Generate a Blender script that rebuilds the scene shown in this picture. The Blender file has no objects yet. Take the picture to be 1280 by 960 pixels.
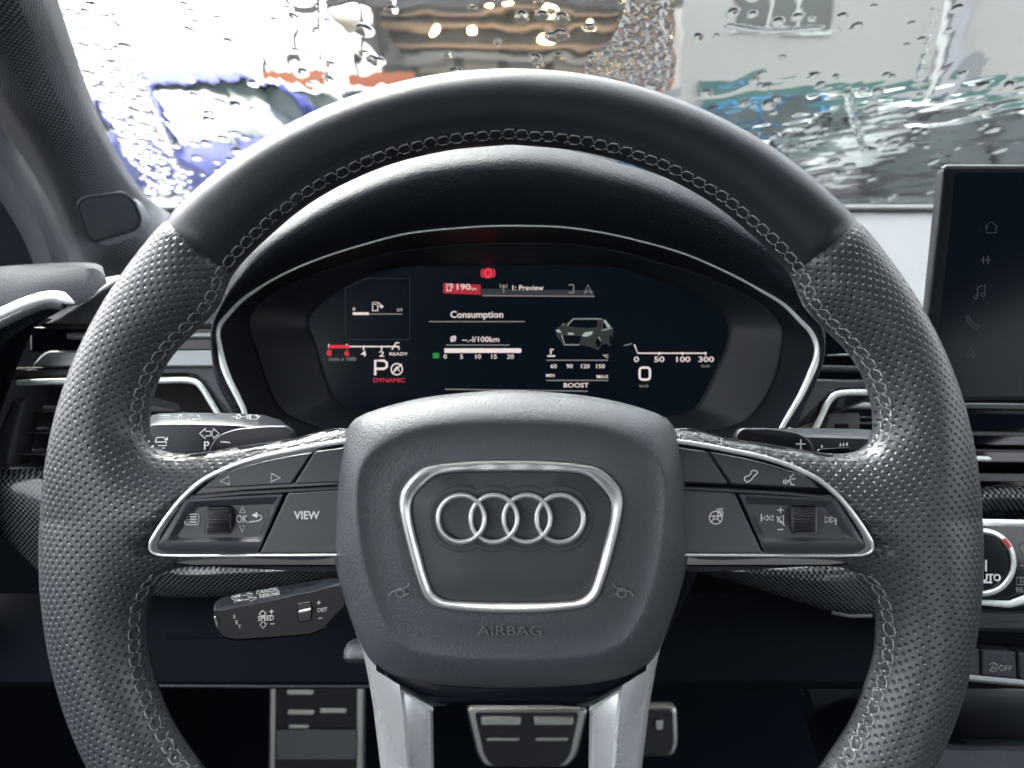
import bpy, math, random
import numpy as np
from mathutils import Vector, Matrix
random.seed(7); rng = np.random.default_rng(11)
sc = bpy.context.scene; COL = sc.collection
F = 967.0; CZ = 1.2; PITCH = math.radians(20)
# ------------------------------------------------------------------ frame
RT = Vector((1, 0, 0)); FW = Vector((0, math.cos(PITCH), -math.sin(PITCH))); UP = Vector((0, math.sin(PITCH), math.cos(PITCH)))
CAM = Vector((0, 0, CZ))
def V(px, py, d, out=0.0):
    """measured point: photo position px,py at distance d in front of the eye; out = metres towards the driver"""
    x = (px-640)/F*d; y = (480-py)/F*d
    return CAM + RT*x + UP*y + FW*(d-out)
def G(px, py, Y):
    r = RT*((px-640)/F) + UP*((480-py)/F) + FW
    return CAM + r*(Y/r.y)
def project(p):
    q = p-CAM; d = q.dot(FW); return 640+q.dot(RT)/d*F, 480-q.dot(UP)/d*F, d
# ------------------------------------------------------------------ materials
def mat(name, base=(.5,.5,.5), rough=.5, metal=0.0, spec=.5, coat=0.0, bump=None, emis=None, estr=0.0, trans=0.0, ior=1.45, sheen=0.0, var=0.0):
    m = bpy.data.materials.new(name); m.use_nodes = True
    nt = m.node_tree; N = nt.nodes; L = nt.links; b = N['Principled BSDF']
    b.inputs['Base Color'].default_value = (*base, 1); b.inputs['Roughness'].default_value = rough
    b.inputs['Metallic'].default_value = metal; b.inputs['Specular IOR Level'].default_value = spec
    b.inputs['Coat Weight'].default_value = coat; b.inputs['Coat Roughness'].default_value = .05
    b.inputs['Transmission Weight'].default_value = trans; b.inputs['IOR'].default_value = ior
    b.inputs['Sheen Weight'].default_value = sheen
    if emis: b.inputs['Emission Color'].default_value = (*emis, 1); b.inputs['Emission Strength'].default_value = estr
    tc = N.new('ShaderNodeTexCoord')
    if bump:
        kind, scale, dist = bump
        if kind == 'grain':
            t = N.new('ShaderNodeTexVoronoi'); t.inputs['Scale'].default_value = scale; t.feature = 'SMOOTH_F1'; o = t.outputs['Distance']
            n2 = N.new('ShaderNodeTexNoise'); n2.inputs['Scale'].default_value = scale*1.3; n2.inputs['Detail'].default_value = 3
            mx = N.new('ShaderNodeMath'); mx.operation = 'ADD'; L.new(o, mx.inputs[0]); L.new(n2.outputs['Fac'], mx.inputs[1])
            L.new(tc.outputs['Object'], n2.inputs['Vector']); o = mx.outputs[0]
        elif kind == 'noise':
            t = N.new('ShaderNodeTexNoise'); t.inputs['Scale'].default_value = scale; t.inputs['Detail'].default_value = 4; o = t.outputs['Fac']
        L.new(tc.outputs['Object'], t.inputs['Vector'])
        bp = N.new('ShaderNodeBump'); bp.inputs['Distance'].default_value = dist; bp.inputs['Strength'].default_value = 1
        L.new(o, bp.inputs['Height']); L.new(bp.outputs[0], b.inputs['Normal'])
    # wear: slow roughness and tone variation
    nz = N.new('ShaderNodeTexNoise'); nz.inputs['Scale'].default_value = 22; nz.inputs['Detail'].default_value = 5
    L.new(tc.outputs['Object'], nz.inputs['Vector'])
    mr = N.new('ShaderNodeMapRange'); mr.inputs['To Min'].default_value = max(rough-.05-var, 0.0); mr.inputs['To Max'].default_value = rough+.05+var
    if rough > .06:
        L.new(nz.outputs['Fac'], mr.inputs['Value']); L.new(mr.outputs[0], b.inputs['Roughness'])
    return m
def nodes(m): return m.node_tree.nodes, m.node_tree.links, m.node_tree.nodes['Principled BSDF']
def leather_perforated():
    m = mat('perforated_leather', (.054,.061,.070), .33, spec=.65); N, L, b = nodes(m)
    uv = N.new('ShaderNodeTexCoord')
    ds = []
    for off in ((0,0,0),(.5,.5,0)):
        mp = N.new('ShaderNodeMapping'); mp.inputs['Scale'].default_value = (1/.0043, 1/.0040, 1); mp.inputs['Location'].default_value = off
        L.new(uv.outputs['UV'], mp.inputs['Vector'])
        fr = N.new('ShaderNodeVectorMath'); fr.operation = 'FRACTION'; L.new(mp.outputs[0], fr.inputs[0])
        sb = N.new('ShaderNodeVectorMath'); sb.operation = 'SUBTRACT'; sb.inputs[1].default_value = (.5,.5,0); L.new(fr.outputs[0], sb.inputs[0])
        mu = N.new('ShaderNodeVectorMath'); mu.operation = 'MULTIPLY'; mu.inputs[1].default_value = (1,1,0); L.new(sb.outputs[0], mu.inputs[0])
        ln = N.new('ShaderNodeVectorMath'); ln.operation = 'LENGTH'; L.new(mu.outputs[0], ln.inputs[0]); ds.append(ln)
    mn = N.new('ShaderNodeMath'); mn.operation = 'MINIMUM'; L.new(ds[0].outputs['Value'], mn.inputs[0]); L.new(ds[1].outputs['Value'], mn.inputs[1])
    h = N.new('ShaderNodeMapRange'); h.interpolation_type = 'SMOOTHSTEP'; h.inputs['From Min'].default_value = .06; h.inputs['From Max'].default_value = .24
    L.new(mn.outputs[0], h.inputs['Value'])
    gr = N.new('ShaderNodeTexNoise'); gr.inputs['Scale'].default_value = 900; gr.inputs['Detail'].default_value = 3; L.new(uv.outputs['Object'], gr.inputs['Vector'])
    g2 = N.new('ShaderNodeMath'); g2.operation = 'MULTIPLY_ADD'; g2.inputs[1].default_value = .12; L.new(gr.outputs['Fac'], g2.inputs[0]); L.new(h.outputs[0], g2.inputs[2])
    bp = N.new('ShaderNodeBump'); bp.inputs['Distance'].default_value = .00050; bp.inputs['Strength'].default_value = 1
    L.new(g2.outputs[0], bp.inputs['Height']); L.new(bp.outputs[0], b.inputs['Normal'])
    hole = N.new('ShaderNodeMapRange'); hole.inputs['From Min'].default_value = .04; hole.inputs['From Max'].default_value = .12
    L.new(mn.outputs[0], hole.inputs['Value'])
    cm = N.new('ShaderNodeMix'); cm.data_type = 'RGBA'; cm.inputs[6].default_value = (.010,.012,.016,1); cm.inputs[7].default_value = (.054,.061,.070,1)
    L.new(hole.outputs[0], cm.inputs[0]); L.new(cm.outputs[2], b.inputs['Base Color'])
    return m
def weave(name, sx, sy, c0, c1, rough, bd, coord='Object'):
    """twill weave for carbon trim, mesh weave for pillar cloth"""
    m = mat(name, c1, rough, spec=.6); N, L, b = nodes(m)
    tc = N.new('ShaderNodeTexCoord')
    mp = N.new('ShaderNodeMapping'); mp.inputs['Scale'].default_value = (sx, sy, sy); L.new(tc.outputs[coord], mp.inputs['Vector'])
    sp = N.new('ShaderNodeSeparateXYZ'); L.new(mp.outputs[0], sp.inputs[0])
    def sn(o):
        s = N.new('ShaderNodeMath'); s.operation = 'SINE'; L.new(o, s.inputs[0]); return s.outputs[0]
    ml = N.new('ShaderNodeMath'); ml.operation = 'MULTIPLY'; L.new(sn(sp.outputs[0]), ml.inputs[0]); L.new(sn(sp.outputs[1 if coord == 'UV' else 2]), ml.inputs[1])
    mr = N.new('ShaderNodeMapRange'); mr.interpolation_type = 'SMOOTHSTEP'; mr.inputs['From Min'].default_value = -.25; mr.inputs['From Max'].default_value = .45; L.new(ml.outputs[0], mr.inputs['Value'])
    cm = N.new('ShaderNodeMix'); cm.data_type = 'RGBA'; cm.inputs[6].default_value = (*c0,1); cm.inputs[7].default_value = (*c1,1)
    L.new(mr.outputs[0], cm.inputs[0]); L.new(cm.outputs[2], b.inputs['Base Color'])
    bp = N.new('ShaderNodeBump'); bp.inputs['Distance'].default_value = bd; L.new(mr.outputs[0], bp.inputs['Height']); L.new(bp.outputs[0], b.inputs['Normal'])
    return m
EXPO = 3.1; EK = 2**-EXPO
M = dict(
 emboss=mat('smooth_highlit_embossing', (.15,.16,.175), .45),  # cover plastic made lighter: the light caught by the relief is in the colour
 perf=leather_perforated(),
 leather=mat('smooth_leather', (.028,.033,.041), .34, spec=.5, bump=('noise',1500,.00012)),
 thread=mat('grey_thread', (.42,.44,.43), .7),
 cover=mat('grained_cover', (.072,.080,.091), .42, spec=.5, bump=('grain',1300,.00022)),
 plate=mat('badge_plate', (.062,.067,.072), .40, bump=('noise',3000,.00003)),
 chrome=mat('satin_chrome', (.80,.82,.82), .30, metal=.75),
 bright=mat('bright_chrome', (.80,.85,.83), .34, metal=.35, spec=.8),
 alu=mat('brushed_aluminium', (.86,.90,.92), .28, metal=.65, bump=('noise',260,.00003)),
 button=mat('satin_black_button', (.045,.051,.061), .30, spec=.5, bump=('noise',2500,.00002)),
 gloss=mat('piano_black', (.004,.006,.010), .06, spec=.5),
 knurl=mat('knurled_rubber', (.05,.053,.058), .35),
 plastic=mat('soft_black_plastic', (.018,.023,.031), .48, bump=('grain',520,.00012)),
 plastic2=mat('smooth_black_plastic', (.020,.024,.032), .32),
 greyp=mat('grey_grained_plastic', (.060,.067,.078), .5, bump=('grain',700,.00015)),
 dark=mat('dark_plastic', (.0022,.0042,.0078), .8, spec=.12),
 deep=mat('footwell_carpet', (.004,.006,.009), .95, spec=.0, bump=('noise',900,.0008)),
 hood=mat('binnacle_skin', (.006,.009,.015), .56, spec=.22, bump=('grain',800,.00035)),
 dash=mat('dash_top_skin', (.052,.057,.065), .42, spec=.6, bump=('grain',420,.00018)),
 silverp=mat('silver_trim', (.26,.28,.285), .36, metal=.6, bump=('noise',1800,.00005)),
 stalkp=mat('stalk_plastic', (.012,.015,.021), .40, bump=('grain',900,.00005)),
 cruisep=mat('glossier_stalk_plastic', (.0035,.005,.009), .34, spec=.4),
 doorp=mat('door_skin', (.022,.026,.034), .6, spec=.3, bump=('grain',700,.00015)),
 recess=mat('binnacle_recess', (.008,.012,.018), .5),
 recess2=mat('binnacle_inner_ring', (.013,.018,.025), .5),
 screen=mat('display_glass', (.0015,.0025,.005), .25, spec=.3, emis=(.12,.26,.46), estr=.015*EK),
 screen2=mat('touch_screen_glass', (.002,.003,.005), .14, spec=.10, emis=(.12,.24,.42), estr=.013*EK),
 white=mat('printed_white', (.86,.87,.86), .5),
 dim=mat('faint_screen_icon', (.02,.022,.028), .3, emis=(.5,.55,.62), estr=.05*EK),
 e_white=mat('lit_white', (.02,.02,.02), .5, emis=(1,.86,.83), estr=.85*EK),
 e_grey=mat('lit_grey', (.01,.01,.01), .5, emis=(.45,.42,.42), estr=.55*EK),
 e_faint=mat('lit_faint', (.01,.01,.01), .5, emis=(.25,.32,.40), estr=.10*EK),
 e_red=mat('lit_red', (.01,.0,.0), .5, emis=(1,.05,.09), estr=.75*EK),
 e_darkred=mat('lit_dark_red', (.01,.0,.0), .5, emis=(1,.05,.08), estr=.40*EK),
 e_green=mat('lit_green', (.0,.01,.0), .5, emis=(.05,.7,.15), estr=.35*EK),
 rubber=mat('pedal_rubber', (.006,.008,.012), .6),
 pedal=mat('pedal_steel', (.42,.44,.41), .42, metal=1),
 pedalplate=mat('pedal_dull_plate', (.10,.115,.115), .5, metal=.5),
 carbon=weave('carbon_weave', 1750, 1750, (.005,.007,.011), (.12,.13,.135), .25, .00008),
 mesh=weave('pillar_cloth', 1350, 1350, (.016,.020,.028), (.14,.155,.18), .8, .0003, 'UV'),
 pillar=mat('pillar_plastic', (.058,.064,.080), .6, bump=('grain',420,.0002)),
)
nodes(M['carbon'])[2].inputs['Coat Weight'].default_value = .8
# ------------------------------------------------------------------ object helpers
def tag(o, label=None, cat=None, group=None, kind=None):
    for k, v in (('label',label),('category',cat),('group',group),('kind',kind)):
        if v: o[k] = v
    return o
def thing(name, label, cat, loc, group=None):
    o = bpy.data.objects.new(name, None); COL.objects.link(o); o.location = loc; o.empty_display_size = .02
    return tag(o, label, cat, group)
def wloc(o):
    p = Vector((0,0,0))
    while o is not None: p += o.location; o = o.parent
    return p
class MB:
    def __init__(s): s.v = []; s.f = []; s.uv = None
    def add(s, vs, fs):
        n = len(s.v); s.v += [Vector(p) for p in vs]; s.f += [tuple(i+n for i in f) for f in fs]; return s
    def rows(s, rows, cu=False, cv=False, cap0=False, cap1=False):
        n = len(rows[0]); m = len(rows); b = len(s.v)
        for r in rows: s.v += [Vector(p) for p in r]
        for i in range(m if cv else m-1):
            a = b+i*n; c = b+((i+1) % m)*n
            for j in range(n if cu else n-1):
                k = (j+1) % n; s.f.append((a+j, a+k, c+k, c+j))
        if cap0: s.f.append(tuple(b+j for j in range(n))[::-1])
        if cap1: s.f.append(tuple(b+(m-1)*n+j for j in range(n)))
        return s
    def tube(s, pts, r, n=8, closed=False, flat=1.0, nrm=None):
        pts = [Vector(p) for p in pts]; m = len(pts); rows = []; nv = nrm or -FW
        for i, p in enumerate(pts):
            a = pts[(i-1) % m] if (closed or i) else p; c = pts[(i+1) % m] if (closed or i < m-1) else p
            t = (c-a).normalized() if (c-a).length > 1e-9 else RT
            side = t.cross(nv)
            side = side.normalized() if side.length > 1e-4 else t.orthogonal().normalized()
            up = side.cross(t).normalized()
            rr = r[i] if isinstance(r, (list, tuple)) else r
            rows.append([p + side*(rr*math.cos(q)) + up*(rr*flat*math.sin(q)) for q in [2*math.pi*k/n for k in range(n)]])
        return s.rows(rows, cu=True, cv=closed, cap0=not closed, cap1=not closed)
    def slab(s, poly, d, th=.004, bev=.0008, out=0.0, steps=3, tilt=None):
        """rounded-edge plate from a px outline at depth d (number or function of px,py)"""
        P = [((x-640)/F, (480-y)/F) for x, y in poly]
        dm = d if not callable(d) else sum(d(x,y) for x, y in poly)/len(poly)
        A = sum(P[i][0]*P[(i+1)%len(P)][1]-P[(i+1)%len(P)][0]*P[i][1] for i in range(len(P)))
        if A < 0: P = P[::-1]; poly = poly[::-1]
        def ins(a):
            o = []; n = len(P); a = a/dm
            for i in range(n):
                p0 = Vector(P[i-1]); p1 = Vector(P[i]); p2 = Vector(P[(i+1)%n])
                e1 = (p1-p0); e2 = (p2-p1)
                if e1.length < 1e-9 or e2.length < 1e-9: o.append(p1); continue
                e1.normalize(); e2.normalize(); n1 = Vector((-e1.y,e1.x)); n2 = Vector((-e2.y,e2.x))
                b = n1+n2; b = b/max(b.dot(b)/2, .6); o.append(p1+b*a)
            for _ in range(3):
                bad = [i for i in range(n) if (o[(i+1)%n]-o[i]).dot(Vector(P[(i+1)%n])-Vector(P[i])) <= 0 and (Vector(P[(i+1)%n])-Vector(P[i])).length > 1e-9]
                for i in bad: m_ = (o[i]+o[(i+1)%n])/2; o[i] = m_.copy(); o[(i+1)%n] = m_.copy()
            return o
        def ring(a, back):
            r = []
            for q in ins(a):
                px, py = q.x*F+640, 480-q.y*F
                r.append(V(px, py, d(px,py) if callable(d) else d, out-back))
            return r
        R = [ring(0, th)]
        for k in range(steps+1):
            t = k/steps*math.pi/2; R.append(ring(bev*(1-math.cos(t)), bev*(1-math.sin(t))))
        return s.rows(R, cu=True, cap0=True, cap1=True)
    def ring(s, outer, inner, d, th, bev, out=0):
        """band between two px closed curves with the same number of points"""
        def pt(c, o): return [V(x, y, d, o) for x, y in c]
        def mix(t): return [(a[0]+(b[0]-a[0])*t, a[1]+(b[1]-a[1])*t) for a, b in zip(outer, inner)]
        return s.rows([pt(outer,out-th), pt(outer,out-bev), pt(mix(.12),out-bev*.3), pt(mix(.3),out), pt(mix(.7),out), pt(mix(.88),out-bev*.3), pt(inner,out-bev), pt(inner,out-th)], cu=True)
    def build(s, name, m, parent=None, smooth=True, ang=40, uvs=None, loc=None):
        me = bpy.data.meshes.new(name); base = wloc(parent) if parent else (loc or Vector((0,0,0)))
        me.from_pydata([p-base for p in s.v], [], s.f); me.update()
        if uvs is not None:
            l = me.uv_layers.new(name='UVMap'); idx = np.empty(len(me.loops), dtype=np.int32); me.loops.foreach_get('vertex_index', idx)
            l.data.foreach_set('uv', np.asarray(uvs, dtype=np.float32)[idx].ravel())
        import bmesh
        if len(me.vertices) < 60000:
            bm = bmesh.new(); bm.from_mesh(me); bmesh.ops.recalc_face_normals(bm, faces=bm.faces); bm.to_mesh(me); bm.free()
        if smooth:
            me.shade_smooth()
            if ang: me.set_sharp_from_angle(angle=math.radians(ang))
            for p in me.polygons:
                if len(p.vertices) > 4: p.use_smooth = False
        if m is not None: me.materials.append(M[m] if isinstance(m, str) else m)
        o = bpy.data.objects.new(name, me); COL.objects.link(o); o.parent = parent
        if not parent and loc is not None: o.location = loc
        return o
def crm(pts, n=12, closed=False):
    """centripetal catmull-rom through points (any dimension)"""
    P = [np.array(p, float) for p in pts]; m = len(P); out = []
    for i in range(m if closed else m-1):
        p1, p2 = P[i], P[(i+1)%m]
        p0 = P[i-1] if (closed or i) else 2*p1-p2
        p3 = P[(i+2)%m] if (closed or i < m-2) else 2*p2-p1
        t0 = 0; t1 = t0+max(np.linalg.norm(p1-p0),1e-6)**.5; t2 = t1+max(np.linalg.norm(p2-p1),1e-6)**.5; t3 = t2+max(np.linalg.norm(p3-p2),1e-6)**.5
        for k in range(n):
            t = t1+(t2-t1)*k/n
            A1 = (t1-t)/(t1-t0)*p0+(t-t0)/(t1-t0)*p1; A2 = (t2-t)/(t2-t1)*p1+(t-t1)/(t2-t1)*p2; A3 = (t3-t)/(t3-t2)*p2+(t-t2)/(t3-t2)*p3
            B1 = (t2-t)/(t2-t0)*A1+(t-t0)/(t2-t0)*A2; B2 = (t3-t)/(t3-t1)*A2+(t-t1)/(t3-t1)*A3
            out.append((t2-t)/(t2-t1)*B1+(t-t1)/(t2-t1)*B2)
    if not closed: out.append(P[-1])
    return [tuple(float(c) for c in q) for q in out]
def rnd(poly, r=4, n=4):
    """fillet the corners of a px polygon"""
    o = []; m = len(poly)
    for i in range(m):
        p = Vector(poly[i][:2]); a = Vector(poly[i-1][:2]); c = Vector(poly[(i+1)%m][:2]); rr = poly[i][2] if len(poly[i]) > 2 else r
        da, dc = (a-p), (c-p); k = min(rr, da.length*.45, dc.length*.45)
        s, e = p+da.normalized()*k, p+dc.normalized()*k
        for j in range(n+1):
            t = j/n; q = s*(1-t)**2+p*2*t*(1-t)+e*t*t; o.append((q.x, q.y))
    return o
def mir(pts): return [(1278-p[0],)+tuple(p[1:]) for p in pts]
def full(left, c=639):      # left half listed top->bottom, closed by its mirror
    return left + [(2*c-x, y) for x, y in left[::-1] if abs(2*c-x-x) > 1.5]
def radial(poly, c, n):
    """resample a star-shaped closed px curve at n equal angles about c"""
    P = [(x-c[0], y-c[1]) for x, y in poly]; out = []
    for k in range(n):
        a = 2*math.pi*k/n; dx, dy = math.cos(a), math.sin(a); best = 0
        for i in range(len(P)):
            x1, y1 = P[i]; x2, y2 = P[(i+1)%len(P)]; ex, ey = x2-x1, y2-y1
            den = dx*ey-dy*ex
            if abs(den) < 1e-12: continue
            t = (x1*ey-y1*ex)/den; u = (x1*dy-y1*dx)/den
            if t > 0 and -1e-9 <= u <= 1+1e-9 and t > best: best = t
        out.append((c[0]+dx*best, c[1]+dy*best))
    return out
def strokes(lines, w, d, out=0.0, n=6):
    mb = MB(); r = w*.5*(d if not callable(d) else .3)/F
    for l in lines:
        closed = len(l) > 2 and l[0] == l[-1]
        pts = [V(x, y, d(x,y) if callable(d) else d, out) for x, y in (l[:-1] if closed else l)]
        mb.tube(pts, r, n, closed=closed, flat=.35)
    return mb
def circ(x, y, r, n=24, a0=0, a1=360, ry=None):
    ry = r if ry is None else ry
    return [(x+r*math.cos(math.radians(a0+(a1-a0)*k/n)), y+ry*math.sin(math.radians(a0+(a1-a0)*k/n))) for k in range(n+1)]
def circc(x, y, r, n=24):
    c = circ(x, y, r, n); c[-1] = c[0]; return c
def tri(x, y, s, dx, dy):
    p = [(x+dx*s, y+dy*s), (x-dx*s*.6-dy*s*.75, y-dy*s*.6+dx*s*.75), (x-dx*s*.6+dy*s*.75, y-dy*s*.6-dx*s*.75)]; return p+[p[0]]
def text(s, size, x, y, d, rot=0.0, bold=0.0, out=0.0, sx=1.0, align='CENTER', shear=0.0, thick=.0002, mb=None):
    """lettering as a mesh lying in the face at px x,y; size = cap height in px"""
    cu = bpy.data.curves.new('t', 'FONT'); cu.body = s; cu.align_x = align; cu.align_y = 'CENTER'; cu.size = 1; cu.offset = bold; cu.shear = shear
    cu.extrude = .001; cu.resolution_u = 3
    ob = bpy.data.objects.new('t', cu); COL.objects.link(ob)
    dg = bpy.context.evaluated_depsgraph_get(); me = ob.evaluated_get(dg).to_mesh()
    k = size/.70*d/F; base = V(x, y, d, out); c, sn = math.cos(rot), math.sin(rot)
    mb = mb or MB()
    vs = []
    for v in me.vertices:
        u, w = v.co.x*sx*k, v.co.y*k; z = thick if v.co.z > 0 else -thick
        vs.append(base + RT*(u*c-w*sn) + UP*(u*sn+w*c) - FW*z)
    mb.add(vs, [tuple(p.vertices) for p in me.polygons])
    ob.evaluated_get(dg).to_mesh_clear(); bpy.data.objects.remove(ob); bpy.data.curves.remove(cu)
    return mb
# ================================================================== STEERING WHEEL
D0 = .31; CX, CY = 639, 674
def Oc(a):
    t = math.radians(a); r = 583+7*math.exp(-((a-118)/16)**2) - (70*((a-138)/42)**1.5 if a > 138 else 0)
    return (CX-r*math.sin(t), CY-r*math.cos(t))
ctrl = [(0,639,179),(10,552,188),(20,468,211),(30,394,248),(38,341,289),(46.9,290,342),(54,272,382),(59,246,411),(64,218,439),(69,201,464),(74,190,492),
 (78,185,518),(79.5,186,541),(81,197,559),(82.3,214,566),(83.6,242,567),(85,300,558),(86.5,360,549),(88,440,538),(88.8,456,590),(90.5,456,660),(91.5,440,706),
 (92.2,300,706),(93,240,706),(94.5,212,714),(97,194,732),(100.5,184,757),(104,181,782),(110,184,822),(116,195,860),(121,212,902),(126,236,940),
 (132,268,980),(140,322,1022),(150,392,1052),(163,490,1070),(180,639,1076)]
NS = 10
Ic = crm([(x,y) for a,x,y in ctrl], NS)
Aa = []
for i in range(len(ctrl)-1):
    for k in range(NS): Aa.append(ctrl[i][0]+(ctrl[i+1][0]-ctrl[i][0])*k/NS)
Aa.append(180.0)
# even out the speed of the outer parameter
Aa = np.array(Aa); kk = np.array([1,2,3,2,1.]); kk /= kk.sum(); Ap = Aa.copy(); Ap[2:-2] = np.convolve(Aa, kk, 'valid'); Aa = Ap
half = [(Oc(a), i) for a, i in zip(Aa, Ic)]
right = [((1278-o[0], o[1]), (1278-i[0], i[1])) for o, i in half[::-1]]
ribs = half + right[1:-1]                      # closed loop, goes left side down then right side up
NR = len(ribs); NH = len(half)
mm = D0/F
Oarr = np.array([r[0] for r in ribs]); Iarr = np.array([r[1] for r in ribs])
def dense(P):
    Q = []
    for i in range(len(P)):
        a, b = P[i], P[(i+1)%len(P)]; n = max(1, int(np.linalg.norm(b-a)/3))
        for k in range(n): Q.append(a+(b-a)*k/n)
    return np.array(Q)
Od, Id = dense(Oarr), dense(Iarr)
def near(P, C):
    out = np.empty((len(P),2))
    for k in range(0, len(P), 2000):
        q = P[k:k+2000]; out[k:k+2000] = C[((q[:,None,:]-C[None,:,:])**2).sum(2).argmin(1)]
    return out
def dist(P, C):
    out = np.empty(len(P))
    for k in range(0, len(P), 2000):
        q = P[k:k+2000]; out[k:k+2000] = np.sqrt(((q[:,None,:]-C[None,:,:])**2).sum(2).min(1))
    return out
NCs = 44
ss = (1-np.cos(np.linspace(0, np.pi, NCs)))/2
pts = (Oarr[:,None,:]*(1-ss)[None,:,None]+Iarr[:,None,:]*ss[None,:,None])
flatp = pts.reshape(-1,2)
do = dist(flatp, Od).reshape(NR,NCs); di = dist(flatp, Id).reshape(NR,NCs)
do[:,0] = 0; di[:,-1] = 0
prof = 2*np.sqrt(do*di)/np.maximum(do+di, 1e-6)
HF, HB = .0165, .013
ZF = HF*prof**.9
ZF -= .0007*np.exp(-((di-3.8)/1.4)**2)*(prof > .05)
ZB = -HB*prof
podL = np.array([(440,560),(400,564),(371,569),(330,578),(299,587),(276,597),(256,608),(234,627),(213,652),(197,676),(196,684),(215,689),(440,688)], float)
def inside(P, Q):
    c = np.zeros(len(P), bool); n = len(Q)
    for i in range(n):
        (ax, ay), (bx, by) = Q[i], Q[i-1]
        m_ = (ay > P[:,1]) != (by > P[:,1]); xx = (bx-ax)*(P[:,1]-ay)/((by-ay) if by != ay else 1e-9)+ax; c ^= m_ & (P[:,0] < xx)
    return c
for Q in (podL, np.array([(1278-x, y) for x, y in podL])):
    ins_ = inside(flatp, Q); dq = dist(flatp, dense(Q)); ZF -= (.0085*np.clip(dq/5, 0, 1)*ins_).reshape(NR,NCs)
def surf(i, z2, p2): return V(p2[0], p2[1], D0, z2)
ang = np.degrees(np.arctan2(np.abs(pts[...,0]-CX), -(pts[...,1]-CY)))
rad = np.hypot(pts[...,0]-CX, pts[...,1]-CY)
Uc = np.radians(ang-90)*540*mm*np.minimum(rad/440, 1.0)
ZE = HF*prof**.9
gO = (near(flatp, Od)-flatp).reshape(NR,NCs,2); gI = (near(flatp, Id)-flatp).reshape(NR,NCs,2)
# at the very edge the direction is taken from the next sample inward
gO[:,0] = gO[:,1]; gI[:,-1] = gI[:,-2]
gv = np.where((do < di)[...,None], gO, gI); gv /= np.maximum(np.linalg.norm(gv, axis=2, keepdims=True), 1e-6)
fx = np.where(pts[...,0] > CX, -1.0, 1.0); gvx = gv[...,0]*fx; gvy = gv[...,1]
ar = np.radians(ang); erx, ery, etx, ety = -np.sin(ar), -np.cos(ar), -np.cos(ar), np.sin(ar)
ex_ = (HF-ZE)*np.where(do < di, 1, 1-.6*np.clip((580-rad)/70, 0, 1))
dv = (583-rad)*mm-(gvx*erx+gvy*ery)*ex_
Uc = Uc+(gvx*etx+gvy*ety)*ex_*540*np.minimum(rad/440,1)/np.maximum(rad,1)
wheel = thing('steering_wheel', 'black leather steering wheel with perforated grips and four-ring emblem in front of the instruments', 'steering wheel', V(639, 674, D0+.03))
seamL = 5*NS; seamR = NR-seamL
botL = min(range(NH), key=lambda i: abs(Aa[i]-140)); botR = NR-botL
def grip(name, i0, i1, m, label, shrink=0):
    idx = [i % NR for i in range(i0, i1+1)]; mb = MB(); uv = []
    nb = 18; sb = (1-np.cos(np.linspace(0,np.pi,nb)))/2
    L = len(idx)
    for q, i in enumerate(idx):
        e = min(q, L-1-q); k = 1.0 if e > 2 else (.90, .975, .995)[e]     # the ends dip into the seam
        row = []
        for j in range(NCs):
            x, y = pts[i,j]; cx, cy = (pts[i,0]+pts[i,-1])/2
            kk = 1-(1-k)*.25
            row.append(V(cx+(x-cx)*kk, cy+(y-cy)*kk, D0, ZF[i,j]*k)); uv.append((Uc[i,j], dv[i,j]))
        zb = np.interp(sb, ss, ZB[i])
        for s2, z2 in list(zip(sb, zb))[-2:0:-1]:
            p = pts[i,0]*(1-s2)+pts[i,-1]*s2; row.append(V(p[0], p[1], D0, z2)); uv.append((0,0))
        mb.rows([row]) if False else mb.v.extend(row)
    n = NCs+nb-2
    for q in range(L-1):
        for j in range(n):
            k2 = (j+1)%n; mb.f.append((q*n+j, q*n+k2, (q+1)*n+k2, (q+1)*n+j))
    mb.f.append(tuple(range(n))); mb.f.append(tuple((L-1)*n+j for j in range(n)))
    o = mb.build(name, m, wheel, ang=75, uvs=uv)
    if label: o['label'] = label
    return o
grip('smooth_grip', seamR, NR+seamL, 'leather', 'smooth black leather over the upper arc of the rim')
grip('perforated_grip', seamL, botL, 'perf', 'perforated leather of the rim beside the menu buttons')
grip('perforated_grip', botR, seamR, 'perf', 'perforated leather of the rim beside the volume roller')
grip('smooth_grip', botL, botR, 'leather', 'smooth leather over the flat lower arc of the rim')
def on(i, off):
    """point on the front skin of rib i at px distance off from the inner edge"""
    i = i % NR; D = di[i][::-1]; j = np.interp(off, D[:30], np.arange(30)); j = NCs-1-j
    f = int(j); t = j-f; f2 = min(f+1, NCs-1)
    p = pts[i,f]*(1-t)+pts[i,f2]*t; z = ZF[i,f]*(1-t)+ZF[i,f2]*t
    return V(p[0], p[1], D0, z+.00025)
def onf(fi, off):
    a = int(math.floor(fi)); t = fi-a; return on(a, off)*(1-t)+on(a+1, off)*t
st = MB()
cum = [0.0]
for i in range(NR): cum.append(cum[-1]+float(np.linalg.norm(Iarr[(i+1)%NR]-Iarr[i])))
cumA = np.array(cum)
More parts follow.
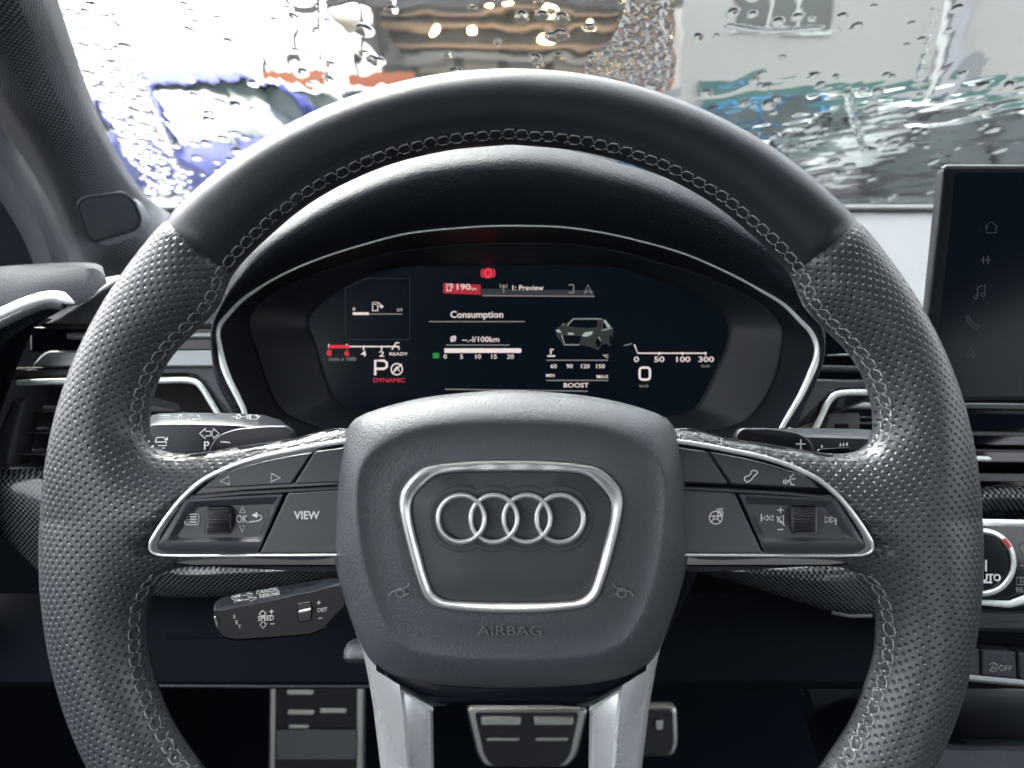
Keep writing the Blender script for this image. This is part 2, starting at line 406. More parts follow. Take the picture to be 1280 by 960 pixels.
def seg(i0, i1):
    s0 = float(np.interp(i0 % NR if i0 < NR else i0-NR, range(NR+1), cumA)); s1 = float(np.interp(i1, range(NR+1), cumA))
    if i0 > i1: s0 -= cumA[-1]
    T = cumA[-1]; s = s0; P = 16.0; k = 0; st = MB()
    def fi(s):
        s = s % T; return float(np.interp(s, cumA, range(NR+1)))
    while s < s1-P:
        j = random.uniform(-1.1,1.1); a, b = fi(s+j), fi(s+P*.60)
        A = onf(a, 7.2+random.uniform(-.6,.6)); B = onf(b, 6.9+random.uniform(-.5,.5)); C = onf(fi(s+j+P*.06), 1.3); D = onf(fi(s+P*.52+j), 1.2+random.uniform(-.2,.2)); X = onf(fi(s+P*.80), 4.4); Y = onf(fi(s+P*.80), 3.2)
        e = -FW*.0004
        st.tube([A, A*.5+B*.5+e, B], .00023, 6)
        if random.random() < .8: st.tube([C, C*.5+D*.5+e, D], .00023, 6)
        st.tube([B, X], .00013, 5); st.tube([X, onf(fi(s+P*1.02), 7.1)], .00013, 5)
        st.tube([D, Y], .00013, 5); st.tube([Y, onf(fi(s+P*1.05), 1.3)], .00013, 5)
        s += P; k += 1
    st.build('stitching', 'thread', wheel, ang=None)
seg(NR-13*NS+5, 13*NS-5)
seg(24*NS-2, 33*NS); seg(NR-33*NS, NR-24*NS+2)
# ---- airbag cover
HC = (639, 672); NA = 144
outL = [(639,487.5),(587,490.5),(537,496),(496,504.5),(462,515),(445,523),(435,535),(427,563),(420,613),(417.5,659),(417,692),(425,730),(438,772),(453,809),(469,833),(492,847),(537,857),(587,861),(639,862.5)]
inL = [(639,531),(567,533),(521,540),(492,551),(471,564),(456,581),(449,605),(450,655),(458,705),(470,747),(483,776),(500,798),(525,811),(575,818),(639,820)]
frO = [(639,576),(600,576.7),(567,579),(535,583.5),(522,590),(505,608),(500,619.6),(499.5,634),(512.5,692.5),(525,732),(531,746),(543,757),(567,762),(600,765),(639,766)]
frI = [(639,589),(600,589.3),(567,590.4),(546,594.2),(535,601),(519,617.5),(514.5,628),(515,647),(525,688),(535,724),(542,740),(555,749),(583,752),(612,752.8),(639,753)]
cO = radial(crm(full(outL), 6, True), HC, NA); cI = radial(crm(full(inL), 6, True), HC, NA)
fO = radial(crm(full(frO), 4, True), HC, NA); fI = radial(crm(full(frI), 4, True), HC, NA)
def lerp(a, b, t): return [(p[0]+(q[0]-p[0])*t, p[1]+(q[1]-p[1])*t) for p, q in zip(a, b)]
def lp(c, z): return [V(x, y, D0-z) for x, y in c]
C0 = [HC]*NA
rowsA = [lp(cO,-.012), lp(cO,.006), lp(lerp(cO,cI,.035),.0115), lp(lerp(cO,cI,.10),.0155), lp(lerp(cO,cI,.22),.0190), lp(lerp(cO,cI,.40),.0222),
         lp(lerp(cO,cI,.62),.0250), lp(lerp(cO,cI,.82),.0268), lp(lerp(cO,cI,.93),.0272), lp(cI,.0270), lp(lerp(cI,fO,.08),.0265), lp(lerp(cI,fO,.25),.0261), lp(lerp(cI,fO,.45),.0261), lp(lerp(cI,fO,.7),.0265), lp(lerp(cI,fO,.93),.0268),
         lp(fO,.0262), lp(lerp(fO,C0,.02),.0245), lp(lerp(fO,C0,.5),.0245)]
ac = MB(); ac.rows(rowsA, cu=True, cap1=True); cov = ac.build('airbag_cover', 'cover', wheel, ang=60)
# emboss: same plastic as the cover, edge light painted in as lighter colour
lt = text('AIRBAG', 11.5, 637.5, 788.5, D0-.0267, bold=-.004, sx=1.42, shear=0, thick=.0004); lt.build('embossed_lettering', 'emboss', cov, ang=30)
for s in (1,-1):
    def mx(l): return [[(639+(x-639)*s, y) for x, y in k] for k in l]
    hb = strokes(mx([[(486,745),(491,739),(497,737),(505,738)], circc(501,740.5,5.5,14), [(506,735),(511,732),(512,728)], [(507,744),(512,741)]]), 2.4, D0-.0266, out=.0006)
    hb.build('embossed_horn', 'emboss', cov)
fb = MB(); fb.rows([lp(fO,.0245), lp(fO,.0282), lp(lerp(fO,fI,.12),.0292), lp(lerp(fO,fI,.28),.0294), lp(lerp(fO,fI,.45),.0284), lp(lerp(fO,fI,.62),.0280), lp(lerp(fO,fI,.85),.0272), lp(fI,.0262), lp(fI,.0245)], cu=True)
fb.build('badge_frame', 'chrome', wheel, ang=35)
pb = MB(); pb.rows([lp(fI,.0240), lp(lerp(fI,C0,.01),.0258), lp(lerp(fI,C0,.03),.0262), lp(lerp(fI,C0,.5),.0264)], cu=True, cap1=True); plate = pb.build('badge_plate', 'plate', wheel)
xs = (576.5, 617.5, 658.7, 700)
# raised lip that follows the rings
lip = []
for k, x in enumerate(xs):
    for s2 in (0, 1): pass
R2 = 38.5; hx = (xs[1]-xs[0])/2; h = math.degrees(math.acos(hx/R2))
top_ = []; 
for k, x in enumerate(xs):
    a0 = 180 if k == 0 else 180+h; a1 = 360 if k == 3 else 360-h
    top_ += circ(x, 648.3, R2, 14, a0, a1)
bot_ = [(x, 2*648.3-y) for x, y in top_[::-1]]
cont = top_+bot_[1:-1]
MB().tube([V(x,y,D0-.0262) for x, y in cont], .0011, 8, closed=True, flat=.6).build('ring_surround', 'plate', plate)
em = MB()
for k, x in enumerate(xs):
    rows_ = []
    for j in range(64):
        a = 2*math.pi*j/64; c, s2 = math.cos(a), math.sin(a); lift = .0004*math.cos(a)*(1 if k % 2 else 1)
        sec = [(32.2,.0000),(32.1,.0022),(31.2,.0030),(29.2,.0032),(27.2,.0030),(26.2,.0022),(26.1,.0)]
        rows_.append([V(x+r*c, 648.3+r*s2, D0-.0264-z-.0006*c) for r, z in sec])
    em.rows(rows_, cv=True)
em.build('ring_emblem', 'chrome', wheel, ang=50)
# ---- button pods
PZ = .0150
def pod(mirror):
    s = (lambda l: mir(l)) if mirror else (lambda l: list(l))
    d = D0-PZ
    trim = [(432,551.5),(400,556.5),(371,562),(328.7,570.6),(297,580),(274,589.6),(252.8,601),(229.6,621),(208.5,646.6),(193,670),(188,680),(188,688),(196,693),(215,694.6),(300,694.5),(432,694)]
    tr = crm(s(trim), 6); n = len(tr)
    w = [ .0009 if t < n*.62 else .0009-.00045*min(1,(t-n*.62)/(n*.1)) for t in range(n)]
    MB().tube([V(x,y,d) for x,y in tr], w, 10, flat=.8).build('pod_trim', 'chrome', wheel)
    bk = crm(trim, 4); MB().slab(s([(x,y) for x,y in bk]), D0-.0105, .016, .0006).build('pod_back', 'gloss', wheel)
    MB().slab(s(rnd([(196,692),(440,692),(440,709),(240,709),(214,706)],4)), D0-.008, .010, .001).build('pod_lower_edge', 'gloss', wheel)
    # slim divider
    MB().slab(s([(238,620),(300,614.5),(440,607),(440,611.5),(300,619),(233,624.5)]), D0-.0142, .004, .0004).build('divider', 'button', wheel)
    def btn(poly, z, lab, r=4, m='button', bev=.0006):
        o = MB().slab(s(rnd(poly, r)), D0-z, .006, bev).build('button', m, wheel); o['label'] = lab; return o
    topc = crm([(252,610.5),(262,602),(277,594.5),(299,586),(330,577),(372,568.5),(389,566)], 3)
    bA = MB().slab(s(topc+[(364,605.5),(300,609)]), D0-.0146, .005, .0007).build('button', 'button', wheel)
    bB = btn([(393,565),(432,559.5),(432,603),(367.5,605.5)], .0146, 'blank upper button beside the airbag')
    # roller pad, with a sunken trapezoid face
    oc = rnd([(231,623.5,3),(355,617,2),(322,692,2),(208,692,12),(193.5,684,10)], 3, 5)
    ic = rnd([(236,627,3),(349,620.5,3),(327,677,4),(212,677,3),(211,671,4)], 3, 5)
    ic2 = rnd([(248,634,3),(342,630,3),(322,671,3),(226,673,3),(222,669,3)], 3, 5)
    pm = MB(); a, b, c = s(oc), s(ic), s(ic2)
    pm.rows([lp(a,.009), lp(a,.0142), lp(lerp(a,b,.3),.0150), lp(b,.0151), lp(lerp(b,c,.5),.0142), lp(c,.0134)], cu=True, cap1=True)
    bC = pm.build('button', 'button', wheel, ang=35)
    bD = btn([(359.5,617),(432,612.5),(432,692),(324.5,692)], .0149, None, 4)
    del bD['label']
    # roller: ribbed drum
    x0, x1, y0, y1 = 258, 287.5, 634, 666
    MB().slab(s(rnd([(x0-2.5,y0-2),(x1+1.5,y0-2),(x1+1.5,y1+2),(x0-2.5,y1+2)],4)), D0-.0139, .003, .0004).build('roller_slot', 'gloss', wheel)
    rr = MB(); rows_ = []
    for k in range(97):
        t = k/96; a = math.radians(25+130*t); y = y0+(y1-y0)*(.5-.5*math.cos(a)/math.cos(math.radians(25)))
        rb = .0006*math.sin(t*2*math.pi*11)
        z = .0122+.0058*math.sin(a)+rb
        rows_.append([V(x,y,D0,zz+0) if False else V(x, y, D0-zz) for x, zz in ((x0,z-.003),(x0+.8,z-.0004),(x0+2,z),(x1-2,z),(x1-.8,z-.0004),(x1,z-.003))])
    if mirror:
        rows_ = [[CAM+RT*(-(p-CAM).dot(RT)-(2/F)*(p-CAM).dot(FW))+UP*(p-CAM).dot(UP)+FW*(p-CAM).dot(FW) for p in r] for r in rows_]
    rr.rows(rows_); rr.build('thumb_roller', 'knurl', wheel, ang=80)
    return bA, bB, bC, bD
A, B, C, Dd = pod(False)
A['label'] = 'upper button with the two triangle arrows'; C['label'] = 'roller pad with OK and menu symbols'; Dd['label'] = 'button marked VIEW'
zt = D0-.0147
strokes([tri(282.5,601,7,-1,.08), tri(343.5,597,7,1,.05)], 1.25, zt, .0002).build('symbol', 'white', A)
text('VIEW', 9.8, 383.5, 644.5, D0-.0150, sx=.93, bold=.012).build('symbol', 'white', Dd)
sy = strokes([rnd([(231.5,643),(249,642.3),(248.6,655.5),(231.5,655.8)],2,2)]+[], 1.3, D0-.0137, .0002)
for yy in (646,649.3,652.6):
    sy = MB().add([], []) if False else sy
    t2 = strokes([[(237.5,yy),(246,yy-.2)], [(234,yy),(235.2,yy)]], 1.3, D0-.0137, .0002); sy.add(t2.v, t2.f)
q = rnd([(231.5,643),(249,642.3),(248.6,655.5),(231.5,655.8)],2,2); t2 = strokes([q+[q[0]]], 1.3, D0-.0137, .0002); sy.add(t2.v, t2.f)
t2 = strokes([tri(303.5,638,4.6,0,-1), tri(303,660,4.6,0,1), [(311,652.5),(322,651),(326,649.5),(327.5,646.5),(325.5,643.8),(319,643.3)]], 1.2, D0-.0137, .0002); sy.add(t2.v, t2.f)
MBt = text('OK', 9.5, 302.5, 649, D0-.0137, sx=.72, bold=.006, out=.0002, mb=sy)
sy.add(*[[V(x,y,D0-.0139) for x,y in ((322,640),(314.5,644),(321.5,647.5))], [(0,1,2)]])
sy.build('symbol', 'white', C)
A, B, C, Dd = pod(True)
A['label'] = 'upper button with telephone and voice symbols'; C['label'] = 'roller pad with volume and track-skip symbols'; Dd['label'] = 'button with the heated wheel symbol'
B['label'] = 'blank upper button beside the airbag'
ph = [[(931,601.5),(930,597),(933,593.5),(936,594),(939,597.5) if False else (937,597),(934.5,602),(931,601.5)], [(936,594),(939.5,590.5),(942,590)], [(942,590),(946,591),(946.5,588),(943,586.5)] ]
ph = [rnd([(930.2,600),(931,595.5),(935.5,595),(938.5,592),(939,588.5),(943,587.5),(947,589.5),(945.5,593),(942,595),(939.5,599.5),(935.5,601.5),(934,603)],1.5,2)]
ph[0].append(ph[0][0])
vo = [[(979.5,600),(979.5,604.5)],[(982,599),(982,605.5)],[(984.8,600.5),(984.8,603.5)] , [(992,593),(987.5,596),(988.5,598.5),(985.8,600.5),(988.5,602),(988.2,605.5),(993,606)], [(990,598.5),(994,598.5)]]
strokes(ph+vo, 1.1, zt, .0002).build('symbol', 'white', A)
hw = [circc(894.5,647,8,26), [(887,645),(902,645)], [(889,652),(892,648.5),(897,648.5),(900,652)], [(892,648.5),(892,645)],[(897,648.5),(897,645)]]
for k in range(3): x = 896.5+k*3; hw.append([(x+1,635),(x-1,638),(x+1,641),(x,645)])
strokes(hw, 1.1, D0-.0150, .0002).build('symbol', 'white', Dd)
sk = [[(951.5,642.5),(951.5,652)], tri(957,647.3,4.2,-1,0), tri(963.5,647.3,4.2,-1,0), [(1044.5,643),(1044.5,656)], tri(1034,649.5,5,1,0), tri(1040.5,649.5,5,1,0),
      [(971.5,637.5),(979.5,637.5)], [(975.5,634),(975.5,641)], [(972,661.7),(979,661.7)], [(972,647),(974.5,647),(979,643.5),(979,656),(974.5,652),(972,652),(972,647)], [(970.5,645),(980.5,657)]]
strokes(sk, 1.25, D0-.0137, .0002).build('symbol', 'white', C)
# ---- lower spokes and their bridge
def spoke(mirror):
    s = mir if mirror else (lambda l: list(l))
    R = []
    sec = [(0,-.008),(0,.003),(.03,.0060),(.12,.0080),(.46,.0125),(.50,.0128),(.53,.0115),(.56,.0090),(.62,.0085),(.90,.0062),(.97,.0045),(1,.001),(1,-.010)]
    for xo, yo, xi, yi, dz in ((444,790,540,838,-.003),(452,808,541,862,-.001),(459,840,541,884,.0),(466,880,541.5,905,.0),(475.7,960,542.5,960,-.001),(486,1040,545,1040,-.004),(492,1090,548,1090,-.010)):
        pl = [(xo+(xi-xo)*t, yo+(yi-yo)*t) for t, z in sec]
        R.append([V(x,y,D0-z-dz) for (x,y),(t,z) in zip(s(pl),sec)])
    MB().rows(R).build('spoke', 'alu', wheel, ang=35)
    MB().rows([[V(x,y,D0-z) for (x,y),z in zip(s([(496,857),(500,862),(504,866)]),(.0108,.0112,.0104))],[V(x,y,D0-z) for (x,y),z in zip(s([(540,881),(541.5,885),(541.5,889)]),(.0075,.0082,.007))]]).build('spoke_edge', 'bright', wheel)
spoke(False); spoke(True)
bt = crm([(470,838),(500,853),(545,865),(590,869),(639,870.5),(688,869),(733,865),(778,853),(808,838)], 5)
bb = crm([(497,856),(520,872),(541,882.5),(590,881),(639,881.5),(688,881),(737,882.5),(758,872),(781,856)], 5)
R = []
for (x0,y0),(x1,y1) in zip(bt,bb): R.append([V(x0,y0-14,D0-.013), V(x0,y0,D0-.0135), V(x0*.6+x1*.4,y0*.6+y1*.4,D0-.0125), V(x1,y1-1,D0-.0105), V(x1,y1,D0-.009), V(x1,y1,D0+.01)])
MB().rows(R).build('spoke_bridge', 'gloss', wheel, ang=50)
MB().slab([(470,700),(808,700),(800,840),(760,858),(518,858),(478,840)], D0+.002, .05, .004).build('hub_core', 'dark', wheel)
# ---- paddles
pL = rnd([(258,575),(263,556,10),(272,544,10),(292,536.5,12),(330,532.5,10),(358,532.5,9),(366,541,6),(366,575)],6)
o = MB().slab(pL, D0+.022, .004, .0009).build('shift_paddle', 'plastic2', wheel); o['label'] = 'shift paddle marked with a minus'
MB().slab([(275.5,551.6),(287.5,552.4),(287.5,554.2),(275.5,553.4)], D0+.0215, .001, .0001).build('symbol', 'white', o)
pR = rnd([(918,578),(920,543,6),(927,535.5,8),(966,535.5,14),(1000,541,14),(1016,553,10),(1021,578)],6)
o = MB().slab(pR, D0+.022, .004, .0009).build('shift_paddle', 'plastic2', wheel); o['label'] = 'shift paddle marked with a plus'
strokes([[(995,555),(1007,555)],[(1001,549),(1001,561)]], 1.8, D0+.0215, 0).build('symbol', 'white', o)
# ================================================================== STALKS
def stalk(name, label, front, topback, df, db, parts):
    """front: list of (x, ytop, ybot); topback: y of the rear top edge per station"""
    t = thing(name, label, 'stalk', V(front[-1][0], front[-1][1], df+.01)); R = []
    for (x, yt, yb), y2 in zip(front, topback):
        h = yb-yt; b = min(2.2, h*.2)
        R.append([V(x,yb-1,db), V(x,y2+1.5,db), V(x,y2,db-.002), V(x,yt-b,df+.0012), V(x,yt-b*.3,df+.0003), V(x,yt+b*.4,df), V(x,yb-b,df), V(x,yb,df+.0015)])
    MB().rows(R, cu=True, cap0=True, cap1=True).build('stalk_body', parts or 'stalkp', t, ang=30)
    return t
fr = [(183,536,553),(185,533.5,559),(190,532,564),(200,531,570),(240,531,576),(294,532.5,576),(330,536,576),(350,541,576),(362,547,576),(373,556,576)]
tl = stalk('indicator_stalk', 'left upper stalk with lamp, arrow and parking symbols beside the minus paddle', fr, [531,525,519,516.5,516,516.5,518.5,525,534,548], .365, .395, None)
bk = strokes([[(194,553),(196,547),(205,546.5),(208,553),(208,557),(193.5,557),(193,552.5),(208,552.5)], [(195,560),(198,560)],[(203,560),(206,560)],
  [(249.5,542),(257,535.5),(257,539),(263,539),(263,545),(257,545),(257,548.5),(249.5,542)], [(274,542),(266.5,535.5),(266.5,539),(263+2,539),(265,545),(266.5,545),(266.5,548.5),(274,542)]], 1.3, .3645)
text('P', 10.5, 258, 557.5, .3645, mb=bk, bold=.01)
bk.add(*[[V(x,y,.3643) for x,y in ((203.5+1,549),(209.5,546.5),(209.5,552))],[(0,1,2)]]) if False else None
bk.add([V(x,y,.3643) for x,y in ((205.5,548.5),(210,546),(210,551))],[(0,1,2)])
bk.build('printed_symbols', 'white', tl)
def onTop(y, ya=516.5, yb=530.5, da=.393, db=.3655): return da+(db-da)*(y-ya)/(yb-ya)
dt = lambda x, y: onTop(y)-.0012
tp = strokes([[(200,519.5),(212,519.5),(212,522.5),(199,522.5)],[(216,521),(221,521)],circc(225,521,2.4,10),[(229,521),(233,521)],[(236,519),(240,519)],[(236,521),(240,521)],[(236,523),(240,523)],[(241,518.7),(248,519),(249.5,521),(248,523.3),(241,523.3),(241,518.7)],
   [(290,520.8),(294,520.8)],circc(298,520.8,2.6,10),[(302,520.8),(306,520.8)],[(308,519),(312,519)],[(308,521),(312,521)],[(308,523),(312,523)],[(313,518.6),(321,519),(323,521.5),(321,524),(313,524),(313,518.6)],[(323,521.5),(326,519.5)]], 1.2, dt)
text('AUTO', 4.0, 242, 525.6, onTop(525.6)-.0016, sx=1.35, bold=.02, mb=tp)
tp.build('printed_symbols', 'white', tl)
fr = [(916,556,576),(930,548,576),(960,547,576),(1010,547,576),(1060,548.3,572),(1087,549.5,566),(1100,551,560)]
ws = stalk('wiper_stalk', 'right stalk with drop symbols beside the plus paddle', fr, [545,538,535.5,535,535.8,537,541], .365, .395, None)
drops = []
for x, y in ((1027,558.3),(1050,556),(1054,555.5),(1058.3,555)): drops.append([(x+1,y-2),(x-.6,y+1),(x+.4,y+2),(x+1.2,y+.5),(x+1,y-2)])
sm = strokes(drops, 1.2, .3645); t2 = strokes([[(978,536.6),(983,536.2)],circc(987,536.6,2,8),[(991,536.6),(996,536)]], 1.1, .392); sm.add(t2.v,t2.f)
sm.build('printed_symbols', 'white', ws)
MB().slab(rnd([(1020,564),(1026,560.5),(1062,558.8),(1065,562),(1060,567),(1024,569)],3), .3635, .004, .0008).build('rotary_slot', 'gloss', ws)
# cruise stalk
fr = [(267.5,764,779),(270,763,786),(276,763.5,794),(283,762.5,799),(296,760,801),(340,751,798),(387,741,794.5),(405,736.5,787),(414,734,775),(430,731,760)]
cs = stalk('cruise_control_stalk', 'lower left stalk marked SPEED, SET and DIST under the menu buttons', fr, [757,752,748,746,742,734.5,727,724,722.5,722], .335, .358, 'cruisep')
f = .3345; R_ = math.radians
bk = text('SPEED', 6.2, 332.5, 773, f, rot=R_(4), sx=.85, bold=.008)
for ch, x, y in (('S',293,771),('E',296,778),('T',299.5,783.5)): text(ch, 4.6, x, y, f, rot=R_(4), mb=bk, bold=.008)
text('DIST', 5.0, 403, 762.5, f, rot=R_(4), sx=.85, mb=bk, bold=.004)
t2 = strokes([[(323.5,768),(328,763),(333,767.2),(330.8,767.4),(330.8,769.5),(325.8,769.8),(325.8,768),(323.5,768)], [(324.5,780),(327,779.8),(327,777.7),(331,777.3),(331,779.4),(333.5,779.2),(329,785.5),(324.5,780)],
   [(337,764.5),(342,764)],[(339.5,762),(339.5,767)],[(338,780),(343,779.6)],[(396,753.5),(401,753)],[(398.5,751),(398.5,756)],[(398,773),(403,772.5)]], 1.1, f); bk.add(t2.v,t2.f)
bk.build('printed_symbols', 'white', cs)
df = lambda x, y: .3575-(.022)*max(0,min(1,((y+(x-280)*.235)-744)/18))-.0014
tp = MB()
text('OFF', 4.1, 295, 746.8, df(295,746.8), rot=R_(9), sx=1.2, bold=.005, mb=tp); text('ON', 4.1, 298, 751.5, df(298,750.5), rot=R_(9), sx=1.2, bold=.005, mb=tp)
text('CANCEL', 4.1, 334, 738.8, df(334,738.8), rot=R_(9), sx=1.3, bold=.005, mb=tp); text('RESUME', 4.1, 337, 743.8, df(337,743), rot=R_(9), sx=1.25, bold=.005, mb=tp)
t2 = strokes([[(303,744.5),(309,743.5)],[(309,742),(309,741),(316,742.5),(310,746),(310,744.8)],[(305,750),(311,749)],[(311,747.5),(318,746.3),(321,747.5),(313,751.5),(312,750)]], .8, df); tp.add(t2.v,t2.f)
tp.build('printed_symbols', 'white', cs)
MB().slab(rnd([(371,755),(389,752),(390,776),(372,779)],3), .3343, .003, .0005).build('slider_slot', 'gloss', cs)
MB().slab(rnd([(372.5,764),(388.5,761),(388.5,765.5),(372.5,768.5)],1.5), .332, .004, .0006).build('slider', 'silverp', cs)
MB().slab(rnd([(266.5,771),(269,771),(272,779),(272.5,784),(269.5,784)],1.5), .3335, .003, .0006).build('end_button', 'silverp', cs)
# column knob and column shroud
kb = MB(); R = []
for t in range(9):
    a = t/8; x = 430+(462-430)*a; r = 11.5*math.sqrt(max(0,1-(1-min(1,a*2.2))**2))+.3
    R.append([V(x, 813+r*math.sin(q), .375, .0036*r/11*math.cos(q)*3) for q in [2*math.pi*k/16 for k in range(16)]])
kb.rows(R, cu=True, cap0=True, cap1=True); o = kb.build('column_knob', 'greyp', None, loc=V(440,813,.375)); tag(o, 'small rounded grey knob at the lower left of the airbag cover', 'knob')
o = MB().slab(rnd([(400,560),(880,560),(880,720),(840,800),(770,850),(510,850),(440,800),(400,720)],20), .37, .16, .01).build('steering_column', 'dark', None, loc=V(640,700,.45))
tag(o, 'dark column shroud hidden behind the airbag cover', 'steering column')
# ================================================================== INSTRUMENT CLUSTER
SC = (647, 430); NC = 420
trimL = [(300,560),(303,540),(306,517.5),(300,502),(286,474),(277,449),(273,432),(270.5,417.6),(274,404),(285.5,390.7),(302,374),(336,352),(369.5,335),(414,318),(460,304),(508,292),(560,286),(615,282.5),(660,282.3),(705,284),(760,292),(795,300),(852.5,316),(905.6,338.5),(945,359),(980,379.7),(1001,400),(1014,413),(1022,430),(1022,445),(1014,465.6),(1001,494),(988,516),(977,535),(965,560),(900,590),(647,600),(380,590)]
c2L = [(369.5,523),(349,508),(336,481),(322.5,441),(312,407),(318,388),(345,366),(385,347),(430,331),(480,318),(540,309),(600,304.5),(660,304),(720,306),(775,315),(826,329),(870,342),(905,356),(940,373),(962,390),(977,411),(976,432),(967,473),(945,512),(927,528),(879,538),(647,548),(430,538)]
scL = [(453,514),(429,507),(416,496.5),(405,470),(392,427),(384,405),(389,390),(402,378),(420,365),(440,352),(471,340),(506,333),(560,331.3),(647,331),(720,331.3),(773,334.5),(826,350),(852,361),(879,374),(905.6,394),(912,411.6),(908,433),(895,465),(879,496.5),(868,511),(842,520),(760,528),(647,530),(540,528)]
ct = radial(crm(trimL,8,True), SC, NC); c2 = radial(crm(c2L,8,True), SC, NC); cs_ = radial(crm(scL,8,True), SC, NC)
cl = thing('instrument_cluster', 'dark digital instrument display framed by a thin chrome line behind the steering wheel', 'instrument cluster', V(647,520,.50))
def lv(c, d): return [V(x,y,d) for x,y in c]
DT, D2, DS = .452, .492, .512
rt = []
for x, y in ct:
    side = min(1, abs(x-SC[0])/375)**5; rt.append(.00065+.00165*side*(1 if y > 360 else .5))
MB().tube(lv(ct, DT), rt, 10, closed=True, flat=.9).build('bezel_trim', 'bright', cl)
MB().rows([lv(ct,DT+.001), lv(lerp(ct,c2,.25),DT+.012), lv(lerp(ct,c2,.75),D2-.008), lv(lerp(ct,c2,.97),D2-.001), lv(lerp(ct,c2,1.0),D2-.0015)], cu=True).build('outer_surround', 'recess', cl)
MB().tube(lv(c2, D2-.001), .0008, 8, closed=True).build('surround_lip', 'recess2', cl)
MB().rows([lv(c2,D2-.0008), lv(lerp(c2,cs_,.3),D2+.004), lv(lerp(c2,cs_,.92),DS-.004), lv(cs_,DS-.002), lv(lerp(cs_,[SC]*NC,.01),DS+.001)], cu=True).build('inner_surround', 'recess2', cl)
scn = MB(); scn.rows([lv(cs_,DS), lv(lerp(cs_,[SC]*NC,.5),DS)], cu=True, cap1=True); scn = scn.build('display', 'screen', cl)
dS = DS-.0004
def emi(mb, m, name='screen_graphics'): return mb.build(name, m, scn, ang=None)
def poly(mb, pts_, d=dS): mb.add([V(x,y,d) for x,y in pts_], [tuple(range(len(pts_)))]); return mb
def seglines(lines, w, d=dS): return strokes(lines, w, d, n=4)
def join(mb, o): mb.add(o.v, o.f); return mb
W_ = seglines([], 1)
def T(s, size, x, y, **k):
    k['bold'] = k.get('bold', 0)*.35; k['sx'] = k.get('sx', 1)*1.15; text(s, size, x, y, dS, thick=.0001, **k).build('screen_lettering', 'e_white', scn, ang=None)
T('Consumption', 8.2, 596, 393.5, bold=.03, sx=.90); T('190', 7.2, 578.5, 359, bold=.02, sx=1.12)
T('--.-l/100km', 6.6, 601, 424.5, bold=.02, sx=.98); 
for s_, x in (('0',556.5),('5',577),('10',597),('15',617),('20',638)): T(s_, 5.4, x, 446, bold=.02)
for s_, x in (('60',692),('90',712),('120',731),('150',750)): T(s_, 5.0, x, 458, bold=.02)
T('BOOST', 5.4, 720, 481.8, bold=.03, sx=1.1); T('4',6.8,454.5,442.5,bold=.02,sx=1.3); T('2',6.8,477,442.8,bold=.02,sx=1.3); T('READY',3.8,498,442.6,bold=.02,sx=1.2)
for s_, x in (('0',795.5),('50',824),('100',853),('300',882.5)): T(s_, 6.6, x, 449.5, bold=.02, sx=1.25)
T('MIN',3.8,688,469.5,bold=.02); T('MAX',4.0,753,471,bold=.02,sx=1.05); T('°C',4,757,445.5,bold=.02)
for l, w in (([[(469,469),(469,450.8),(480,450.8),(483.5,453.5),(483.5,458.5),(480,461),(470,461)]],3.0), ([rnd([(799.5,459.5),(812.5,459.5),(812.5,474.5),(799.5,474.5)],4,3)],2.8)):
    if w == 2.8: l[0].append(l[0][0])
    join(W_, seglines(l, w))
join(W_, seglines([circc(496,461.5,7,22), [(490,467),(502,455)], [(493,463),(496,458),(499,464)]], 1.5))
join(W_, seglines([circc(566.5,423.5,3,10), [(563.5,427),(569.5,420)]], 1.4))
join(W_, poly(MB(), [(555.5,435.5),(651,435.5),(652,438),(651,441),(555.5,441)]))
join(W_, seglines([[(433,433.2),(499,433.2)], [(793,430.5),(797,441.5),(883,441.5)], [(454.5,432),(454.5,438)], [(477,432),(477,438)], [(498,433),(499,437)],[(490,437),(495,428.5),(499,428.5)],[(491,433),(497,433)],[(824,440),(824,444)],[(853,440),(853,444)],[(882,440),(882,444)],[(411,430),(411,435)],[(433.5,430),(433.5,435)],
  [(444,391.8),(461,391.8)]], 1.6))
join(W_, seglines([[(441,392),(461,392)]], 3.2))
pump = lambda x,y,s: [[(x-4*s,y+5*s),(x-4*s,y-5*s),(x+2*s,y-5*s),(x+2*s,y+5*s),(x-5*s,y+5*s),(x+3*s,y+5*s)],[(x-2.5*s,y-2.5*s),(x+.5*s,y-2.5*s)],[(x+2*s,y),(x+4.5*s,y+.5*s),(x+4.5*s,y-3*s),(x+3*s,y-5*s)]]
join(W_, seglines(pump(470,383,1.05)+pump(562,359,.85), .95)); join(W_, poly(MB(), [(476,380),(479.5,383),(476,386)]))
T('0',4,442.5,386.5,bold=.02); T('1/1',3.8,499.5,387.5,bold=.01); T('km',3.6,592.5,361)
join(W_, seglines([[(688.5,436),(688.5,443)],[(690,437),(692,437)],[(684,445),(694,445)]], 1.7)); 
emi(W_, 'e_white')
g = seglines([[(413,433.2),(433,433.2)]],1)
Gm = seglines([[(536,402),(656,402)], [(558,431.3),(637,431.3)], [(683,450.3),(760,450.3)], [(683,475.5),(760,475.5)], [(556,486.5),(735,489)], [(603,369.5),(743,370.5)], [(441,392.5),(503,392.5)],[(780,432),(790,429.5)]], 1.2)
G2 = lambda s, size, x, y, **k: text(s, size, x, y, dS, thick=.0001, **k).build('screen_lettering', 'e_grey', scn, ang=None)
text('1: Preview', 6.4, 659, 360, dS-.0002, sx=1.05, bold=.004, thick=.0001).build('screen_lettering', 'e_white', scn, ang=None); G2('km/h',3.6,882,457.5); G2('km/h',4.0,805,482.5); G2('1/min x 1000',4.6,427.5,449)
